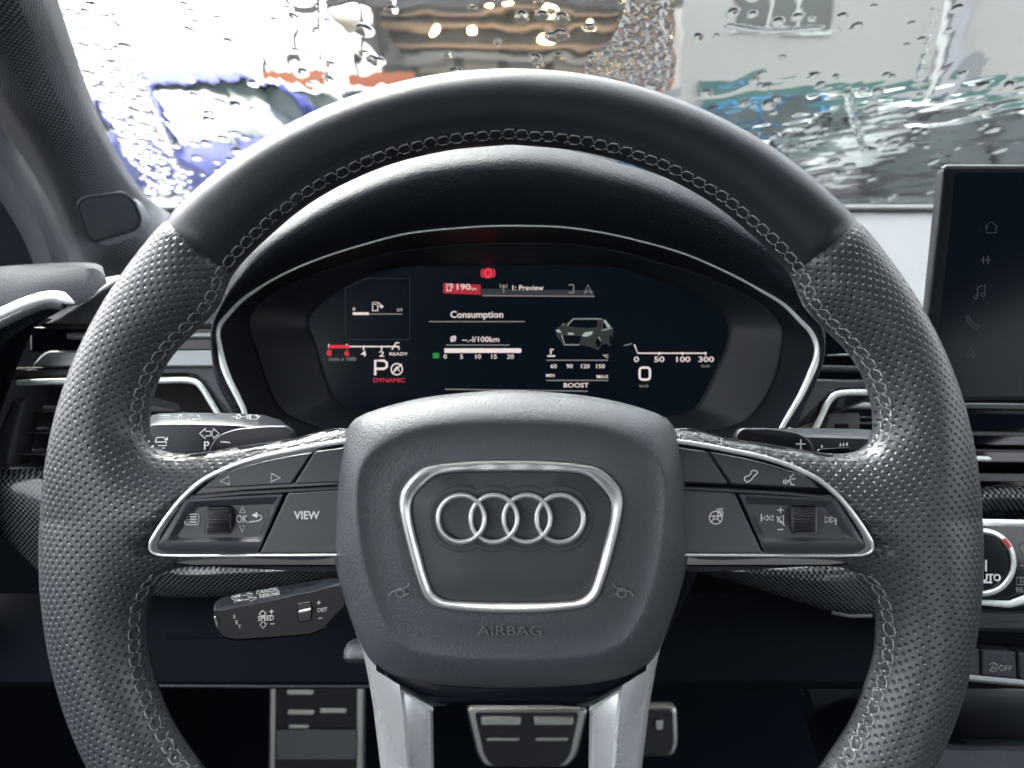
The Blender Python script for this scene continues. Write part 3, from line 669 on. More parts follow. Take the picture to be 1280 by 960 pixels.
join(Gm, seglines([[(629.5,357),(629.5,366)],circc(629.5,358,1.5,8),[(625.5,355),(625.5,360)],[(633.5,355),(633.5,360)],rnd([(711,356),(717,356),(717,366),(711,366)],1,2),[(730.5,367),(735,356),(740,367),(735,363),(730.5,367)]],1.2))
emi(Gm, 'e_grey')
Fm = seglines([[(431,361),(458,348),(512.5,348),(512.5,423.5)],[(431.5,361),(432.5,424)],[(432.5,424.5),(512,424.5)]], .8)
emi(Fm, 'e_faint')
Rm = seglines([[(411,433.3),(437,433.3)]], 4); text('8',6.8,411.5,441.5,dS,mb=Rm,bold=.03,sx=1.3,thick=.0001); text('6',6.8,433.5,441.5,dS,mb=Rm,bold=.03,sx=1.3,thick=.0001)
text('DYNAMIC',5.2,486.5,475.5,dS,mb=Rm,sx=1.2,thick=.0001)
poly(Rm, circ(610,341.5,6.6,20)[:-1]); join(Rm, seglines([circ(610,341.5,8.4,10,140,220), circ(610,341.5,8.4,10,-40,40)],1.6))
emi(Rm, 'e_red')
emi(text('P', 5, 610.3, 341.5, dS-.0003, thick=.0001), 'gloss')
Rd = poly(MB(), [(554,354),(601,356),(601,368.5),(554,366.5)], dS+.0002); emi(Rd, 'e_darkred')
emi(poly(MB(), [(602,361),(742,363),(742,370.5),(602,369)], dS+.0002), 'e_faint')
emi(poly(MB(), rnd([(541,441),(549,441),(549,448),(541,448)],1,2)), 'e_green')
# car drawing on the display: three tones
cb = MB(); poly(cb, [(695,412),(699,408),(706,405),(716,398),(734,397.5),(750,397.5),(757,399),(764,408),(767,411),(766,422),(764,431),(761,433),(758,429),(752,432),(748,438),(744,436),(738,434),(729,431.5),(704,432),(700,425),(695,419)])
emi(cb, mat('lit_car_body', (.01,.01,.01), .5, emis=(.20,.24,.23), estr=.12*EK))
cg = MB(); poly(cg, [(709,408),(717,400),(747,400),(746,409),(735,410)], dS-.0002); poly(cg, [(702,419),(727,420),(724,430),(706,430)], dS-.0002); poly(cg, [(753,407),(757,402),(761,407),(755,411)], dS-.0002); poly(cg, circ(748,428,3.2,12,ry=6)[:-1], dS-.0002); poly(cg, circ(763.5,424,1.8,12,ry=6)[:-1], dS-.0002)
emi(cg, 'screen')
ch = seglines([[(709,407),(717,398.5),(747,398.5),(752,399)],[(752,413),(765,410)],[(702,418),(706,431),(724,431)],[(733,418),(740,415)],[(695,413),(700,416)],[(703,406),(705,404.5)],[(748,421),(751,426)]], .9, dS-.0003)
poly(ch, [(727,420),(731,415.5),(741,414),(740,418),(733,421)], dS-.0003); poly(ch, [(695,412),(699,412),(702,416),(697,415.5)], dS-.0003); poly(ch, [(710,416),(717,416),(717,418.5),(710,418.5)], dS-.0003); poly(ch, [(754,400.5),(756.5,400),(763,408),(760,410)], dS-.0003)
emi(ch, mat('lit_car_highlight', (.01,.01,.01), .5, emis=(.62,.72,.68), estr=.6*EK))
# ---- binnacle hood
hoL = [(272,480),(265,450),(263,420),(268,392),(288,345),(318,303),(356,274),(400,244),(436,227),(472,211),(507,199),(544,191),(580,185.5),(615.6,182),(647,181),(680,183),(712,188),(759,200),(800,211),(860,233),(905,256),(950,285),(990,315),(1012,352),(1026,388),(1032,425),(1029,455),(1018,482),(1004,512),(985,560),(940,600),(647,612),(350,600),(305,560),(290,515)]
co = radial(crm(hoL,4,True), SC, NC)
hd = MB()
def tw(d, f2): return [V(SC[0]+(x-SC[0])*f2, y, d) for x, y in co]
upf = [max(.08, min(1, (430-y)/110+.35)) for x, y in co]
def hv(t, dz): return [V(a[0]+(b[0]-a[0])*t, a[1]+(b[1]-a[1])*t, DT+dz*(u if dz < 0 else 1)) for a, b, u in zip(ct, co, upf)]
rw = [lv(ct,DT+.004), lv(ct,DT), hv(.05,-.002), hv(.25,-.009), hv(.50,-.0155), hv(.70,-.0185), hv(.78,-.0180), hv(.84,-.0160), hv(.90,-.0115), hv(.95,-.004), hv(1,.010)]
dn = UP*-.010
rw.append([p+FW*.04+UP*-.012 for p in rw[-1]]); rw.append([p+FW*.09+UP*-.020 for p in rw[-1]]); rw.append([p+FW*.12+UP*-.03 for p in rw[-1]])
hd.rows(rw, cu=True); hd.build('binnacle_hood', 'hood', cl, ang=None)
# ================================================================== WINDSCREEN GEOMETRY
B0 = V(1100, 256, 1.0); SL = math.radians(29)
Wd = Vector((0,-math.cos(SL), math.sin(SL))); Wn = Vector((0, math.sin(SL), math.cos(SL)))
def onW(px, py):
    r = RT*((px-640)/F)+UP*((480-py)/F)+FW; t = (B0-CAM).dot(Wn)/r.dot(Wn); return CAM+r*t
# ================================================================== DASHBOARD
dsh = thing('dashboard', 'dark dashboard with pale sky-lit top skin, chrome and carbon trim around the wheel', 'dashboard', V(640, 860, .52))
# top pad: near edge (world) to windscreen foot
R = []
zf = B0.z
for y, z in ((.555,-.315),(.56,-.262),(.565,-.240),(.58,-.225),(.62,-.212),(.72,-.198),(.85,-.175),(.95,-.150),(1.0,-.136),(1.03,zf-CZ-.002)):
    row = []
    for k in range(41):
        x = -.62+1.5*k/40; dip = 0.0
        row.append(Vector((x, y, CZ+z-dip)))
    R.append(row)
MB().rows(R).build('top_pad', 'dash', dsh, ang=None)
MB().tube([Vector((-.6,1.012,CZ-.128)), Vector((0,1.016,CZ-.127)), Vector((.9,1.012,CZ-.128))], .004, 8).build('demister_ledge', 'silverp', dsh)
# ---- lower fascia body
MB().rows([[Vector((x, .60, CZ-.24)) for x in (-.62,.95)], [Vector((x, .575, CZ-.30)) for x in (-.62,.95)], [Vector((x, .545, CZ-.42)) for x in (-.62,.95)]]).build('fascia_back', 'dark', dsh)
def plate_(name, poly_, d, th=.02, bev=.0015, m='plastic', r=3, parent=dsh, lab=None):
    o = MB().slab(rnd(poly_, r), d, th, bev).build(name, m, parent)
    if lab: o['label'] = lab
    return o
plate_('end_block', [(-90,380),(80,400),(80,600),(-90,600)], .535, .03, .002, 'dark')
plate_('cover_flap', [(205,790),(318,796),(318,836),(205,834)], .5135, .004, .0012, 'dark', 5)
# left: end cap and layers
plate_('end_cap', [(46,408),(70,395),(140,350),(235,312),(300,300),(300,409),(60,410)], .50, .05, .003, 'greyp')
plate_('gloss_strip', [(36,408),(300,406),(300,440),(36,440)], .51, .03, .002, 'gloss')
MB().tube([V(84,420,.505), V(92,420,.505), V(300,418.5,.505)], [.0018,.0024,.0024], 10, flat=.5).build('strip_highlight_bar', 'silverp', dsh)
plate_('silver_strip', [(38,459),(50,444),(60,438.5),(300,437),(300,459)], .505, .02, .0015, 'silverp')
plate_('shadow_gap', [(10,459),(300,457),(300,472),(10,472)], .525, .02, .001, 'gloss')
# left vent
def vent(name, label, pts_poly, chrome, slats, d, blockpoly, divider=None, grp='air vents in the dashboard'):
    t = thing(name, label, 'air vent', V(sum(p[0] for p in pts_poly)/len(pts_poly), max(p[1] for p in pts_poly), d+.02), grp)
    fr_ = rnd(pts_poly, 5); MB().slab(fr_, d+.045, .02, .001).build('vent_back', 'dark', t)
    ch_ = crm(chrome, 8)
    MB().tube([V(x,y,d) for x, y in ch_], .0020, 10, flat=.7).build('chrome_surround', 'bright', t)
    for y0_, xa, xb, tilt in slats:
        MB().rows([[V(xa,y0_+tilt,d+.006), V(xb,y0_,d+.006)], [V(xa,y0_-2+tilt,d+.007), V(xb,y0_-2,d+.007)], [V(xa,y0_-9+tilt,d+.034), V(xb,y0_-9,d+.034)], [V(xa,y0_-7+tilt,d+.036), V(xb,y0_-7,d+.036)]], cv=False).build('slat', 'greyp', t, ang=30)
    if blockpoly: plate_('side_block', blockpoly, d+.004, .02, .001, 'greyp', 2, t)
    return t
vL = vent('air_vent', 'left vent with water drops, between the rim and the dashboard end', [(0,476),(300,474),(312,520),(312,600),(0,600)], [(22,478.5),(60,477),(130,476),(200,475.5),(236,475.5),(247,479),(254,487),(262,500),(270,513),(280,530)], [(515,30,228,0),(542,22,228,0),(569,16,228,0),(592,12,228,0)], .505, [(224,490),(262,490),(275,530),(224,530)])
plate_('side_frame', [(15,497),(34,497),(22,540),(12,584),(-6,584),(-2,535)], .503, .02, .003, 'greyp', 3, vL)
plate_('vent_slider', [(236,511),(251,511),(252,520),(236,520)], .5075, .002, .0004, 'dark', 1, vL)
plate_('vent_surround_panel', [(8,461.5),(270,458),(300,530),(282,530),(262,489),(255,477),(246,470.5),(236,468.5),(100,471),(12,474.5)], .507, .012, .0015, 'greyp', 2)
# right inner vent
plate_('gloss_strip', [(1016,400),(1120,400),(1120,445),(1024,445)], .51, .03, .002, 'gloss')
MB().tube([V(1034,444.2,.507), V(1062,443.5,.507), V(1115,443,.507)], [.0004,.001,.001], 8).build('strip_highlight_bar', 'silverp', dsh)
plate_('shadow_gap', [(1022,446),(1120,446),(1120,475),(1018,475)], .515, .02, .001, 'gloss')
MB().tube([V(1024,460.5,.505), V(1115,462.5,.505)], .0022, 8, flat=.5).build('thin_rib', 'plastic', dsh)
plate_('vent_surround_panel', [(1020,474),(1130,477),(1130,487),(1050,487),(1040,491),(1032,500),(1014,540),(985,540)], .507, .012, .0015, 'greyp', 3)
vR = vent('air_vent', 'inner right vent, seen between the rim and the plus paddle', [(1015,545),(1035,500),(1050,491),(1130,490),(1130,545)], [(1010,548),(1019,536),(1028,518),(1036,502),(1044,494),(1056,491),(1085,490.5),(1130,491)], [(512,1040,1130,0),(530,1036,1130,0)], .505, [(1036,516),(1075,516),(1075,545),(1028,545)])
plate_('vent_slider', [(1045,530),(1061,530),(1062,540),(1045,540)], .5075, .002, .0004, 'dark', 1, vR)
# ---- carbon trims
def trim3(name, top, mid, bot, m='carbon', d=(.505,.497,.512), parent=dsh):
    a, b, c = crm(top,4), crm(mid,4), crm(bot,4)
    rws = []
    for p, q, r in zip(a,b,c):
        rws.append([V(p[0],p[1]-1,d[0]+.02), V(*p,d[0]), V((p[0]+q[0])/2,(p[1]+q[1])/2,(d[0]+d[1])/2-.0025), V(*q,d[1]), V((r[0]+q[0])/2,(r[1]+q[1])/2,(d[2]+d[1])/2-.0015), V(*r,d[2]), V(r[0],r[1]+1,d[2]+.02)])
    return MB().rows(rws).build(name, m, parent)
trim3('carbon_trim', [(-60,584),(0,587),(60,590),(130,640),(200,697),(300,705),(430,702)], [(-60,606),(0,608),(60,612),(130,660),(200,713),(300,716),(430,708)], [(-60,640),(0,668),(62,722),(130,735),(215,746),(300,743),(430,722)])
trim3('carbon_trim', [(850,704),(900,706),(960,704),(1040,702),(1100,680),(1180,640),(1222,611),(1340,612)], [(850,708),(900,712),(960,718),(1040,726),(1100,712),(1180,660),(1222,626),(1340,628)], [(850,712),(900,722),(980,746),(1060,768),(1120,762),(1180,690),(1222,646),(1340,650)])
MB().tube([V(1040,766,.505), V(1062,770,.503), V(1090,770,.503)], .0011, 8).build('trim_end_line', 'silverp', dsh)
# ---- knee panel and footwell
MB().rows([[V(x,742,.53) for x in (-120,640,1300)], [V(x,790,.515) for x in (-120,640,1300)], [V(x,852,.505) for x in (-120,640,985)+()] if False else [V(x,852,.505) for x in (-120,640,1300)], [V(x,858,.507) for x in (-120,640,1300)], [V(x,861,.56) for x in (-120,640,1300)]]).build('knee_panel', 'dark', dsh, ang=20)
MB().tube([V(180,857,.505), V(330,858,.505), V(470,858,.505)], .0011, 8).build('knee_panel_edge', 'plastic', dsh)
# ================================================================== CENTRE STACK
ts = thing('touch_screen', 'tall dark touch screen tablet standing on the dashboard right of the wheel', 'touch screen', V(1250,505,.52))
sd = lambda x, y: .47+(y-208)/300*.012
MB().slab(rnd([(1180,208,7),(1420,208,7),(1420,503,7),(1150,503,7)],6), sd, .008, .0016).build('screen_housing', mat('screen_edge_black', (.003,.005,.008), .42, spec=.15), ts, ang=50)
MB().slab(rnd([(1193,214,3),(1420,214,3),(1420,497,3),(1166,497,3)],3), lambda x,y: sd(x,y)-.0003, .002, .0004).build('screen_glass', 'screen2', ts)
MB().tube([V(1177,211,.4695,.0), V(1182,207.5,.4715), V(1420,208,.4715)], .0008, 8).build('metal_edge', 'silverp', ts)
i2 = [ [(1231,284),(1239,277),(1247,284),(1245,284),(1245,291),(1233,291),(1233,284),(1231,284)], [(1222,371),(1222,359),(1231,356),(1231,368)], circc(1219.5,371.5,2.5,10), circc(1228.5,368.5,2.5,10),
       [(1208,396),(1209,402),(1215,408),(1221,411),(1224,408),(1220,405),(1218,406),(1213,401),(1213,399),(1210,395),(1208,396)], [(1208,447),(1213,432),(1218,447),(1213,444),(1208,447)], [(1226,325),(1238,325)], [(1229,320),(1229,330)], [(1235,320),(1235,330)] ]
strokes(i2, 1.3, lambda x,y: sd(x,y)-.0008).build('faint_icons', 'dim', ts)
cp = thing('centre_stack', 'gloss black centre panel with vents, climate knob and switch row at the right edge', 'control panel', V(1260,860,.52))
MB().slab([(1130,500),(1500,500),(1500,625),(1130,625)], .54, .02, .002).build('vent_recess', 'gloss', cp)
for y0_, y1_, dd_ in ((503,509,.50),(538,543,.505),(560,563,.51),(590,600,.505)):
    MB().rows([[V(1130,y0_,dd_+.02), V(1500,y0_+4,dd_+.02)], [V(1130,y0_+1,dd_), V(1500,y0_+5,dd_)], [V(1130,y1_,dd_), V(1500,y1_+4,dd_)], [V(1130,y1_+1,dd_+.03), V(1500,y1_+5,dd_+.03)]]).build('slat', 'plastic2', cp, ang=25)
MB().tube([V(1190,572,.499), V(1236,573.5,.499), V(1238,574,.50)], [.0016,.0016,.0008], 10).build('vent_tab', 'bright', cp)
plate_('climate_panel', [(1150,648),(1400,652),(1400,757),(1150,752)], .492, .02, .002, 'gloss', 4, cp)
MB().tube([V(1150,651.5,.489), V(1230,653,.489), V(1400,656,.489)], .0020, 10, flat=.6).build('chrome_line', 'bright', cp)
MB().tube([V(1150,749,.489), V(1210,752,.489), V(1262,755.5,.489), V(1285,748,.489), V(1400,742,.489)], [.0012,.0014,.0022,.003,.003], 10, flat=.6).build('chrome_line', 'bright', cp)
kc = (1228,703); kr = MB(); R = []
for r, dd_ in ((42.5,.492),(42.5,.4865),(41.5,.4845),(38.5,.4835),(36.5,.4845),(35.5,.487),(35,.492)): R.append([V(kc[0]+r*math.cos(2*math.pi*k/72), kc[1]+r*math.sin(2*math.pi*k/72), dd_) for k in range(72)])
kr.rows(R, cu=True); kn = kr.build('climate_knob', 'bright', cp, ang=40)
MB().slab(circ(*kc,35,48)[:-1], .4862, .004, .0006).build('knob_face', 'gloss', kn)
kt = text('AUTO', 8.5, 1235, 722.5, .4858, sx=.95, bold=.006); join(kt, strokes([[(1232.5,700),(1232.5,714)],[(1222,728),(1240,728)]], 2.0, .4858)); kt.build('printed_symbols', 'white', kn)
join(MB(), MB())
rl = strokes([circ(*kc,39.5,10,-48,-28)], 4.5, .4834); rl.build('red_mark', mat('red_print',(.55,.02,.04),.4), kn)
ip = strokes([[(1275,682),(1284,678),(1296,680)],[(1275,682),(1279,691),(1290,691)], [(1271,722),(1271,731),(1292,731),(1292,722),(1271,722)],[(1276,724),(1276,729)],[(1280,724),(1280,729)],[(1285,724),(1285,729)], [(1268,707.5),(1272,707.5)], [(1275,707),(1292,707.3)]], 1.3, .4915)
text('MAX', 6, 1288, 693.5, .4915, mb=ip); text('REAR', 6, 1279.5, 737.5, .4915, mb=ip, sx=.95); ip.build('printed_symbols', 'silverp', cp)
plate_('lower_ledge', [(1120,757),(1400,765),(1400,795),(1120,790)], .50, .03, .004, 'plastic2', 5, cp)
def swt(a, lab, pts_):
    o = plate_('switch', pts_, .497, .012, .0012, 'plastic', 2, cp); o['label'] = lab; return o
s1 = swt(0, 'switch with a downward arrow', [(1150,806),(1224.5,811.5),(1225,846),(1150,836)])
s2 = swt(0, 'switch marked with circled A and OFF', [(1228,812),(1270,815),(1271.5,850),(1228.5,846.5)])
s3 = swt(0, 'blank switch beside the OFF switch', [(1273.5,815.3),(1340,820),(1340,856),(1275,850.3)])
strokes([[(1206,829),(1210.5,833.5),(1215,829)]], 1.4, .4967).build('symbol', 'silverp', s1)
o = strokes([circ(1241.5,834,5.4,18,-150,150), [(1238.8,837),(1241.5,830),(1244.2,837)], [(1239.5,835),(1243.5,835)]], 1.2, .4967); text('OFF', 7.2, 1256.5, 835.5, .4967, sx=.92, mb=o, rot=math.radians(-2)); o.build('symbol', 'silverp', s2)
MB().tube([V(1150,840,.494), V(1226,849,.494), V(1290,855,.494), V(1400,864,.494)], .0022, 10, flat=.6).build('chrome_line', 'silverp', cp)
# console tray
cn = thing('centre_console', 'dark centre console side with stitched edge beside the lower right rim', 'console', V(1150,960,.56))
MB().slab([(1120,850),(1400,868),(1400,925),(1120,925)], .56, .01, .002).build('tray_back', 'plastic2', cn)
MB().rows([[V(1100,925,.56), V(1500,930,.56)], [V(1080,930,.50), V(1500,938,.50)], [V(1080,936,.495), V(1500,944,.495)], [V(1080,1100,.48), V(1500,1100,.48)]]).build('tray_edge', 'plastic', cn, ang=20)
MB().rows([[V(990,832,.60), V(1040,1020,.50)], [V(1000,830,.595), V(1060,1020,.49)], [V(1040,832,.585), V(1120,1020,.48)], [V(1160,850,.57), V(1260,1020,.48)]]).build('console_side', 'dark', cn, ang=20)
MB().tube([V(1022,838,.588), V(1038,880,.565), V(1058,930,.535), V(1075,980,.51)], .0009, 6).build('side_crease', 'plastic', cn)
stc = MB()
for k in range(22):
    t = k/22; a = V(994+36*t, 836+128*t, .594-.085*t*.8); b = V(994+36*(t+.025), 836+128*(t+.025), .594-.085*(t+.025)*.8); stc.tube([a-FW*.003,b-FW*.003], .0004, 5)
stc.build('stitching', 'greyp', cn)
# ================================================================== FOOTWELL + PEDALS
fw = MB(); yb = 1.15
fw.add([Vector(p) for p in ((-.55,.3,CZ-1.0),(.9,.3,CZ-1.0),(.9,yb,CZ-.85),(-.55,yb,CZ-.85),(.9,yb+.1,CZ-.2),(-.55,yb+.1,CZ-.2),(-.55,-.3,CZ-1.0),(.9,-.3,CZ-1.0),(-.55,.3,CZ-.2),(-.55,-.3,CZ-.2))], [(0,1,2,3),(3,2,4,5),(6,7,1,0),(0,3,5,8),(6,0,8,9)])
o = fw.build('floor', 'deep', None, smooth=False, loc=Vector((0,.6,CZ-1.0))); tag(o, kind='structure', label='dark carpeted footwell floor')
def pedal(name, label, outline, d, bars, plate_poly=None, side=None):
    t = thing(name, label, 'pedal', V(sum(p[0] for p in outline)/len(outline), max(p[1] for p in outline), d+.02), 'metal-edged pedals in the footwell')
    MB().slab(rnd(outline, 8), d, .012, .003).build('pedal_frame', 'pedal', t)
    inn = [(p[0]+(sum(q[0] for q in outline)/len(outline)-p[0])*.14, p[1]+(sum(q[1] for q in outline)/len(outline)-p[1])*.10) for p in outline]
    MB().slab(rnd(inn, 6), d-.0015, .004, .001).build('pedal_pad', 'rubber', t)
    for b in bars: MB().slab(rnd(b, 3), d-.005, .004, .001).build('grip_bar', 'pedal', t)
    if plate_poly: MB().slab(rnd(plate_poly, 3), d-.006, .004, .001).build('foot_plate', 'pedalplate', t)
    return t
def arm(t, x, y0, y1, d): MB().tube([V(x,y0,d+.10), V(x,y0+20,d+.05), V(x,y1,d+.012)], .009, 8).build('pedal_arm', 'rubber', t)
def bar(x0,y0,x1,y1): return [(x0,y0),(x1,y0),(x1,y1),(x0,y1)]
pedal('foot_rest', 'wide metal-framed foot rest pad at the left of the footwell', [(336,820),(455,820),(454,1010),(334,1010)], .86, [bar(358,862,392,869), bar(359,887,393,894), bar(399,885,433,892), bar(360,906,386,911)], bar(345,912,445,950))
bp_ = pedal('brake_pedal', 'brake pedal seen between the two aluminium spokes', [(582,886),(735,886),(722,945),(710,960),(606,960),(596,945)], .80, [bar(601,897,651,907), bar(667,897,717,907), bar(608,922,649,927), bar(669,922,710,927)])
ac_ = pedal('accelerator_pedal', 'narrow accelerator pedal edge right of the right spoke', [(760,884),(846,884),(848,930),(843,946),(760,946)], .80, [bar(820,900,829,913), bar(780,900,800,913)])
arm(bp_, 640, 800, 895, .80); arm(ac_, 800, 800, 892, .80)
# ================================================================== DOOR
dr = thing('driver_door', 'driver door edge with chrome strip at the far left', 'car door', V(0,900,.45))
trim3('door_top', [(-150,355),(-60,340),(0,334),(60,330),(118,330),(128,334)], [(-150,400),(-60,378),(0,366),(60,346),(116,335),(131,343)], [(-150,450),(-60,420),(0,400),(50,378),(96,381),(134,353)], 'doorp', (.475,.462,.458), dr)
trim3('door_lower', [(-150,450),(-60,415),(0,396),(50,373),(70,376),(84,384)], [(-150,520),(-60,500),(-20,480),(0,455),(22,428),(46,405)], [(-150,980),(-60,900),(-30,760),(-12,640),(-6,540),(26,445)], 'dark', (.458,.47,.50), dr)
ch_ = crm([(-120,436),(-60,414),(0,392),(30,379),(58,371),(74,371),(86,376),(93,379)], 5); n_ = len(ch_)
MB().tube([V(x,y,.450) for x,y in ch_], [.0032*min(1,(n_-i)/9) for i in range(n_)], 12, flat=.5).build('chrome_strip', 'bright', dr)
ch_ = crm([(-120,452),(-60,428),(0,405),(30,391),(58,381),(78,382)], 5)
MB().tube([V(x,y,.455) for x,y in ch_], .0026, 10, flat=.5).build('grey_strip', 'greyp', dr)
trim3('window_frame_seal', [(-260,-60),(-130,40),(-40,115),(30,200),(72,275),(92,345)], [(-300,-20),(-160,80),(-60,140),(5,210),(50,285),(70,345)], [(-340,20),(-190,110),(-90,170),(-20,225),(25,290),(48,345)], 'doorp', (.56,.545,.56), dr)
trim3('mirror_triangle', [(-340,10),(-190,105),(-90,165),(-20,220),(25,288),(52,345)], [(-340,200),(-200,220),(-110,240),(-50,270),(0,310),(30,346)], [(-340,400),(-200,380),(-110,360),(-60,352),(-20,350),(10,348)], 'dark', (.575,.58,.58), dr)
# ================================================================== A-PILLAR
ap = thing('windscreen_pillar', 'grey cloth-textured windscreen pillar at the upper left', 'pillar', V(150,330,.8))
PR = [((-110,-80),(-10,-80),(56,-62),.60),((-45,30),(30,20),(86,38),.66),((-5,110),(56,85),(110,112),.72),((38,180),(92,160),(143,185),.78),((68,238),(122,215),(172,232),.84),((92,300),(150,265),(205,262),.90),((106,336),(180,310),(262,290),.92),((110,352),(190,340),(330,300),.94)]
A_, B_, C_ = [crm([p[k]+(p[3],) for p in PR], 8) for k in range(3)]
R = []
for a, b, c in zip(A_,B_,C_):
    da, db, dc = a[2]-.14, a[2]-.155, a[2]
    m1 = ((a[0]+b[0])/2-3,(a[1]+b[1])/2-1); m2 = ((b[0]+c[0])/2+6,(b[1]+c[1])/2-1)
    R.append([V(a[0]-90,a[1]+40,da+.16), V(a[0]-3,a[1]+2,da+.014), V(a[0]+4,a[1]-1,da+.001), V(*m1,db+.001), V(b[0],b[1],db+.008), V(*m2,db+.05), V(c[0]-5,c[1],dc-.055), V(c[0]-1,c[1],dc-.035), V(c[0],c[1],dc-.012)])
R = [list(r) for r in zip(*crm([sum([list(p) for p in r],[]) for r in R],1))] if False else R
uvp = []; uacc = 0.0
for i, row in enumerate(R):
    if i: uacc += (row[4]-R[i-1][4]).length
    c = 0.0
    for j_, p in enumerate(row):
        if j_: c += (p-row[j_-1]).length
        uvp.append((uacc, c))
MB().rows(R).build('pillar_trim', 'mesh', ap, ang=None, uvs=uvp)
tq = rnd([(97,256,9),(104,247,7),(155,241,10),(166,250,8),(176,272,7),(172,286,8),(118,303,10),(109,296,7)],7,5)
dP = lambda x, y: .690-.0004*(x-100)*0+.00075*(y-270)*.6+.0001*(x-135)-.012
MB().tube([V(x,y,dP(x,y)-.001) for x,y in tq], .0016, 8, closed=True, flat=.8).build('grille_frame', 'pillar', ap)
sg = MB().slab(tq, lambda x,y: dP(x,y)+.0008, .02, .001); sg = sg.build('speaker_grille', mat('speaker_cloth', (.28,.30,.34), .6), ap)
rb = []
for k in range(19):
    x = 107+k*3.5; rb.append([(x, 250+3-k*.2+abs(k-9)*.2), (x+6, 297-k*.75)])
strokes(rb, 4.0, lambda x,y: dP(x,y)-.0006).build('grille_ribs', mat('grille_rib_grey', (.20,.215,.24), .55), ap)
# ================================================================== WINDSCREEN (wet glass: inner face flat, outer face carries the water)
def vnoise(u, v, seed):
    r = np.random.default_rng(seed); n = 64; g = r.random((n, n))
    iu, iv = np.floor(u).astype(int), np.floor(v).astype(int); fu, fv = u-iu, v-iv
    fu = fu**3*(fu*(fu*6-15)+10); fv = fv**3*(fv*(fv*6-15)+10)
    a, b, c, d = g[iu%n, iv%n], g[(iu+1)%n, iv%n], g[iu%n, (iv+1)%n], g[(iu+1)%n, (iv+1)%n]
    return (a*(1-fu)+b*fu)*(1-fv)+(c*(1-fu)+d*fu)*fv-.5
nx, ny = 900, 300
xs_ = np.linspace(-.56, .86, nx)
s_vis = np.linspace(0, .47, ny-12); s_top = np.linspace(.475, .78, 12); s_ = np.concatenate([s_vis, s_top])
X, S = np.meshgrid(xs_, s_)
Bx = np.array([0, B0.y, B0.z]); wd = np.array(Wd); wn = np.array(Wn)
off0 = -.02
P3 = Bx[None,None,:]+(S[...,None]+off0)*wd; P3[...,0] = X
q = P3-np.array([0,0,CZ]); dF = q@np.array(FW); PXg = 640+q[...,0]/dF*F; PYg = 480-(q@np.array(UP))/dF*F
H = np.zeros_like(X)
# rivulets running down the slope, wavy film, diagonal ripples low on the right
right_low = 1/(1+np.exp(-(PXg-860)/30))*1/(1+np.exp(-(PYg-95)/14))
wob = vnoise(S*14, X*9, 3)*.012
mid = 1/(1+np.exp((PXg-850)/14))/(1+np.exp(-(PXg-300)/20)); H += mid*.00022*vnoise((X+wob)*55, S*30, 21)
H += .00013*vnoise((X+wob)*75, S*10, 1)+.000028*vnoise((X+wob)*190, S*20, 2)
H += .00011*vnoise(X*24, S*22, 9)
dg = (X*.55+S*1.6); H += right_low*(.00060*vnoise((X*1.0-S*2.2)*15+vnoise(X*16,S*16,8)*2, dg*11, 5)+.00012*vnoise((X*1.0-S*2.2)*60, dg*40, 6))
H += .000006*vnoise(X*400, S*160, 7)
def drop(cx, cs, rx, ry, hh, rot=0.0, p=1.0):
    i0, i1 = np.searchsorted(xs_, cx-max(rx,ry)*1.1), np.searchsorted(xs_, cx+max(rx,ry)*1.1); j0, j1 = np.searchsorted(s_, cs-max(rx,ry)*1.1), np.searchsorted(s_, cs+max(rx,ry)*1.1)
    if i1 <= i0 or j1 <= j0: return
    x = X[j0:j1,i0:i1]-cx; y = S[j0:j1,i0:i1]-cs; c, s = math.cos(rot), math.sin(rot)
    a, b = (x*c+y*s)/rx, (-x*s+y*c)/ry; r2 = a*a+b*b
    H[j0:j1,i0:i1] = np.maximum(H[j0:j1,i0:i1], 0)*(r2 >= 1)+np.where(r2 < 1, hh*np.sqrt(np.maximum(0,1-r2))**p, np.minimum(H[j0:j1,i0:i1],0))
def atW(px, py):
    p = onW(px, py); return p.x, (p-Vector((0,B0.y,B0.z))).dot(Wd)-off0
def cluster(poly_, n, r0, r1, el=1.6):
    x0, x1 = min(p[0] for p in poly_), max(p[0] for p in poly_); y0, y1 = min(p[1] for p in poly_), max(p[1] for p in poly_)
    k = 0; tries = 0
    while k < n and tries < n*20:
        tries += 1
        px, py = random.uniform(x0,x1), random.uniform(y0,y1); ins = False
        for i in range(len(poly_)):
            (ax,ay),(bx,by) = poly_[i], poly_[i-1]
            if (ay > py) != (by > py) and px < (bx-ax)*(py-ay)/(by-ay)+ax: ins = not ins
        if not ins: continue
        x, s = atW(px, py); r = random.uniform(r0, r1)**1.0
        drop(x, s, r*random.uniform(.75,1.25), r*el*random.uniform(.8,1.3), r*.42, random.uniform(-.5,.5)); k += 1
cluster([(95,60),(160,60),(215,190),(250,262),(195,262),(140,160)], 520, .0012, .0040)
cluster([(790,-10),(840,-10),(832,112),(735,108),(740,75),(775,50)], 620, .0012, .0036)
cluster([(60,-10),(150,-10),(160,70),(90,60)], 26, .0016, .0040, 1.2)
cluster([(200,120),(330,120),(280,250),(230,250)], 30, .0014, .0042)
cluster([(400,0),(790,0),(790,100),(400,100)], 24, .0016, .0055, 1.3)
cluster([(860,95),(1280,95),(1280,255),(1000,255)], 70, .0016, .0050, 1.7)
cluster([(850,0),(1280,0),(1280,100),(850,100)], 22, .0015, .0034, 1.3)
cluster([(230,0),(420,0),(420,110),(230,110)], 30, .0014, .0036, 1.4)
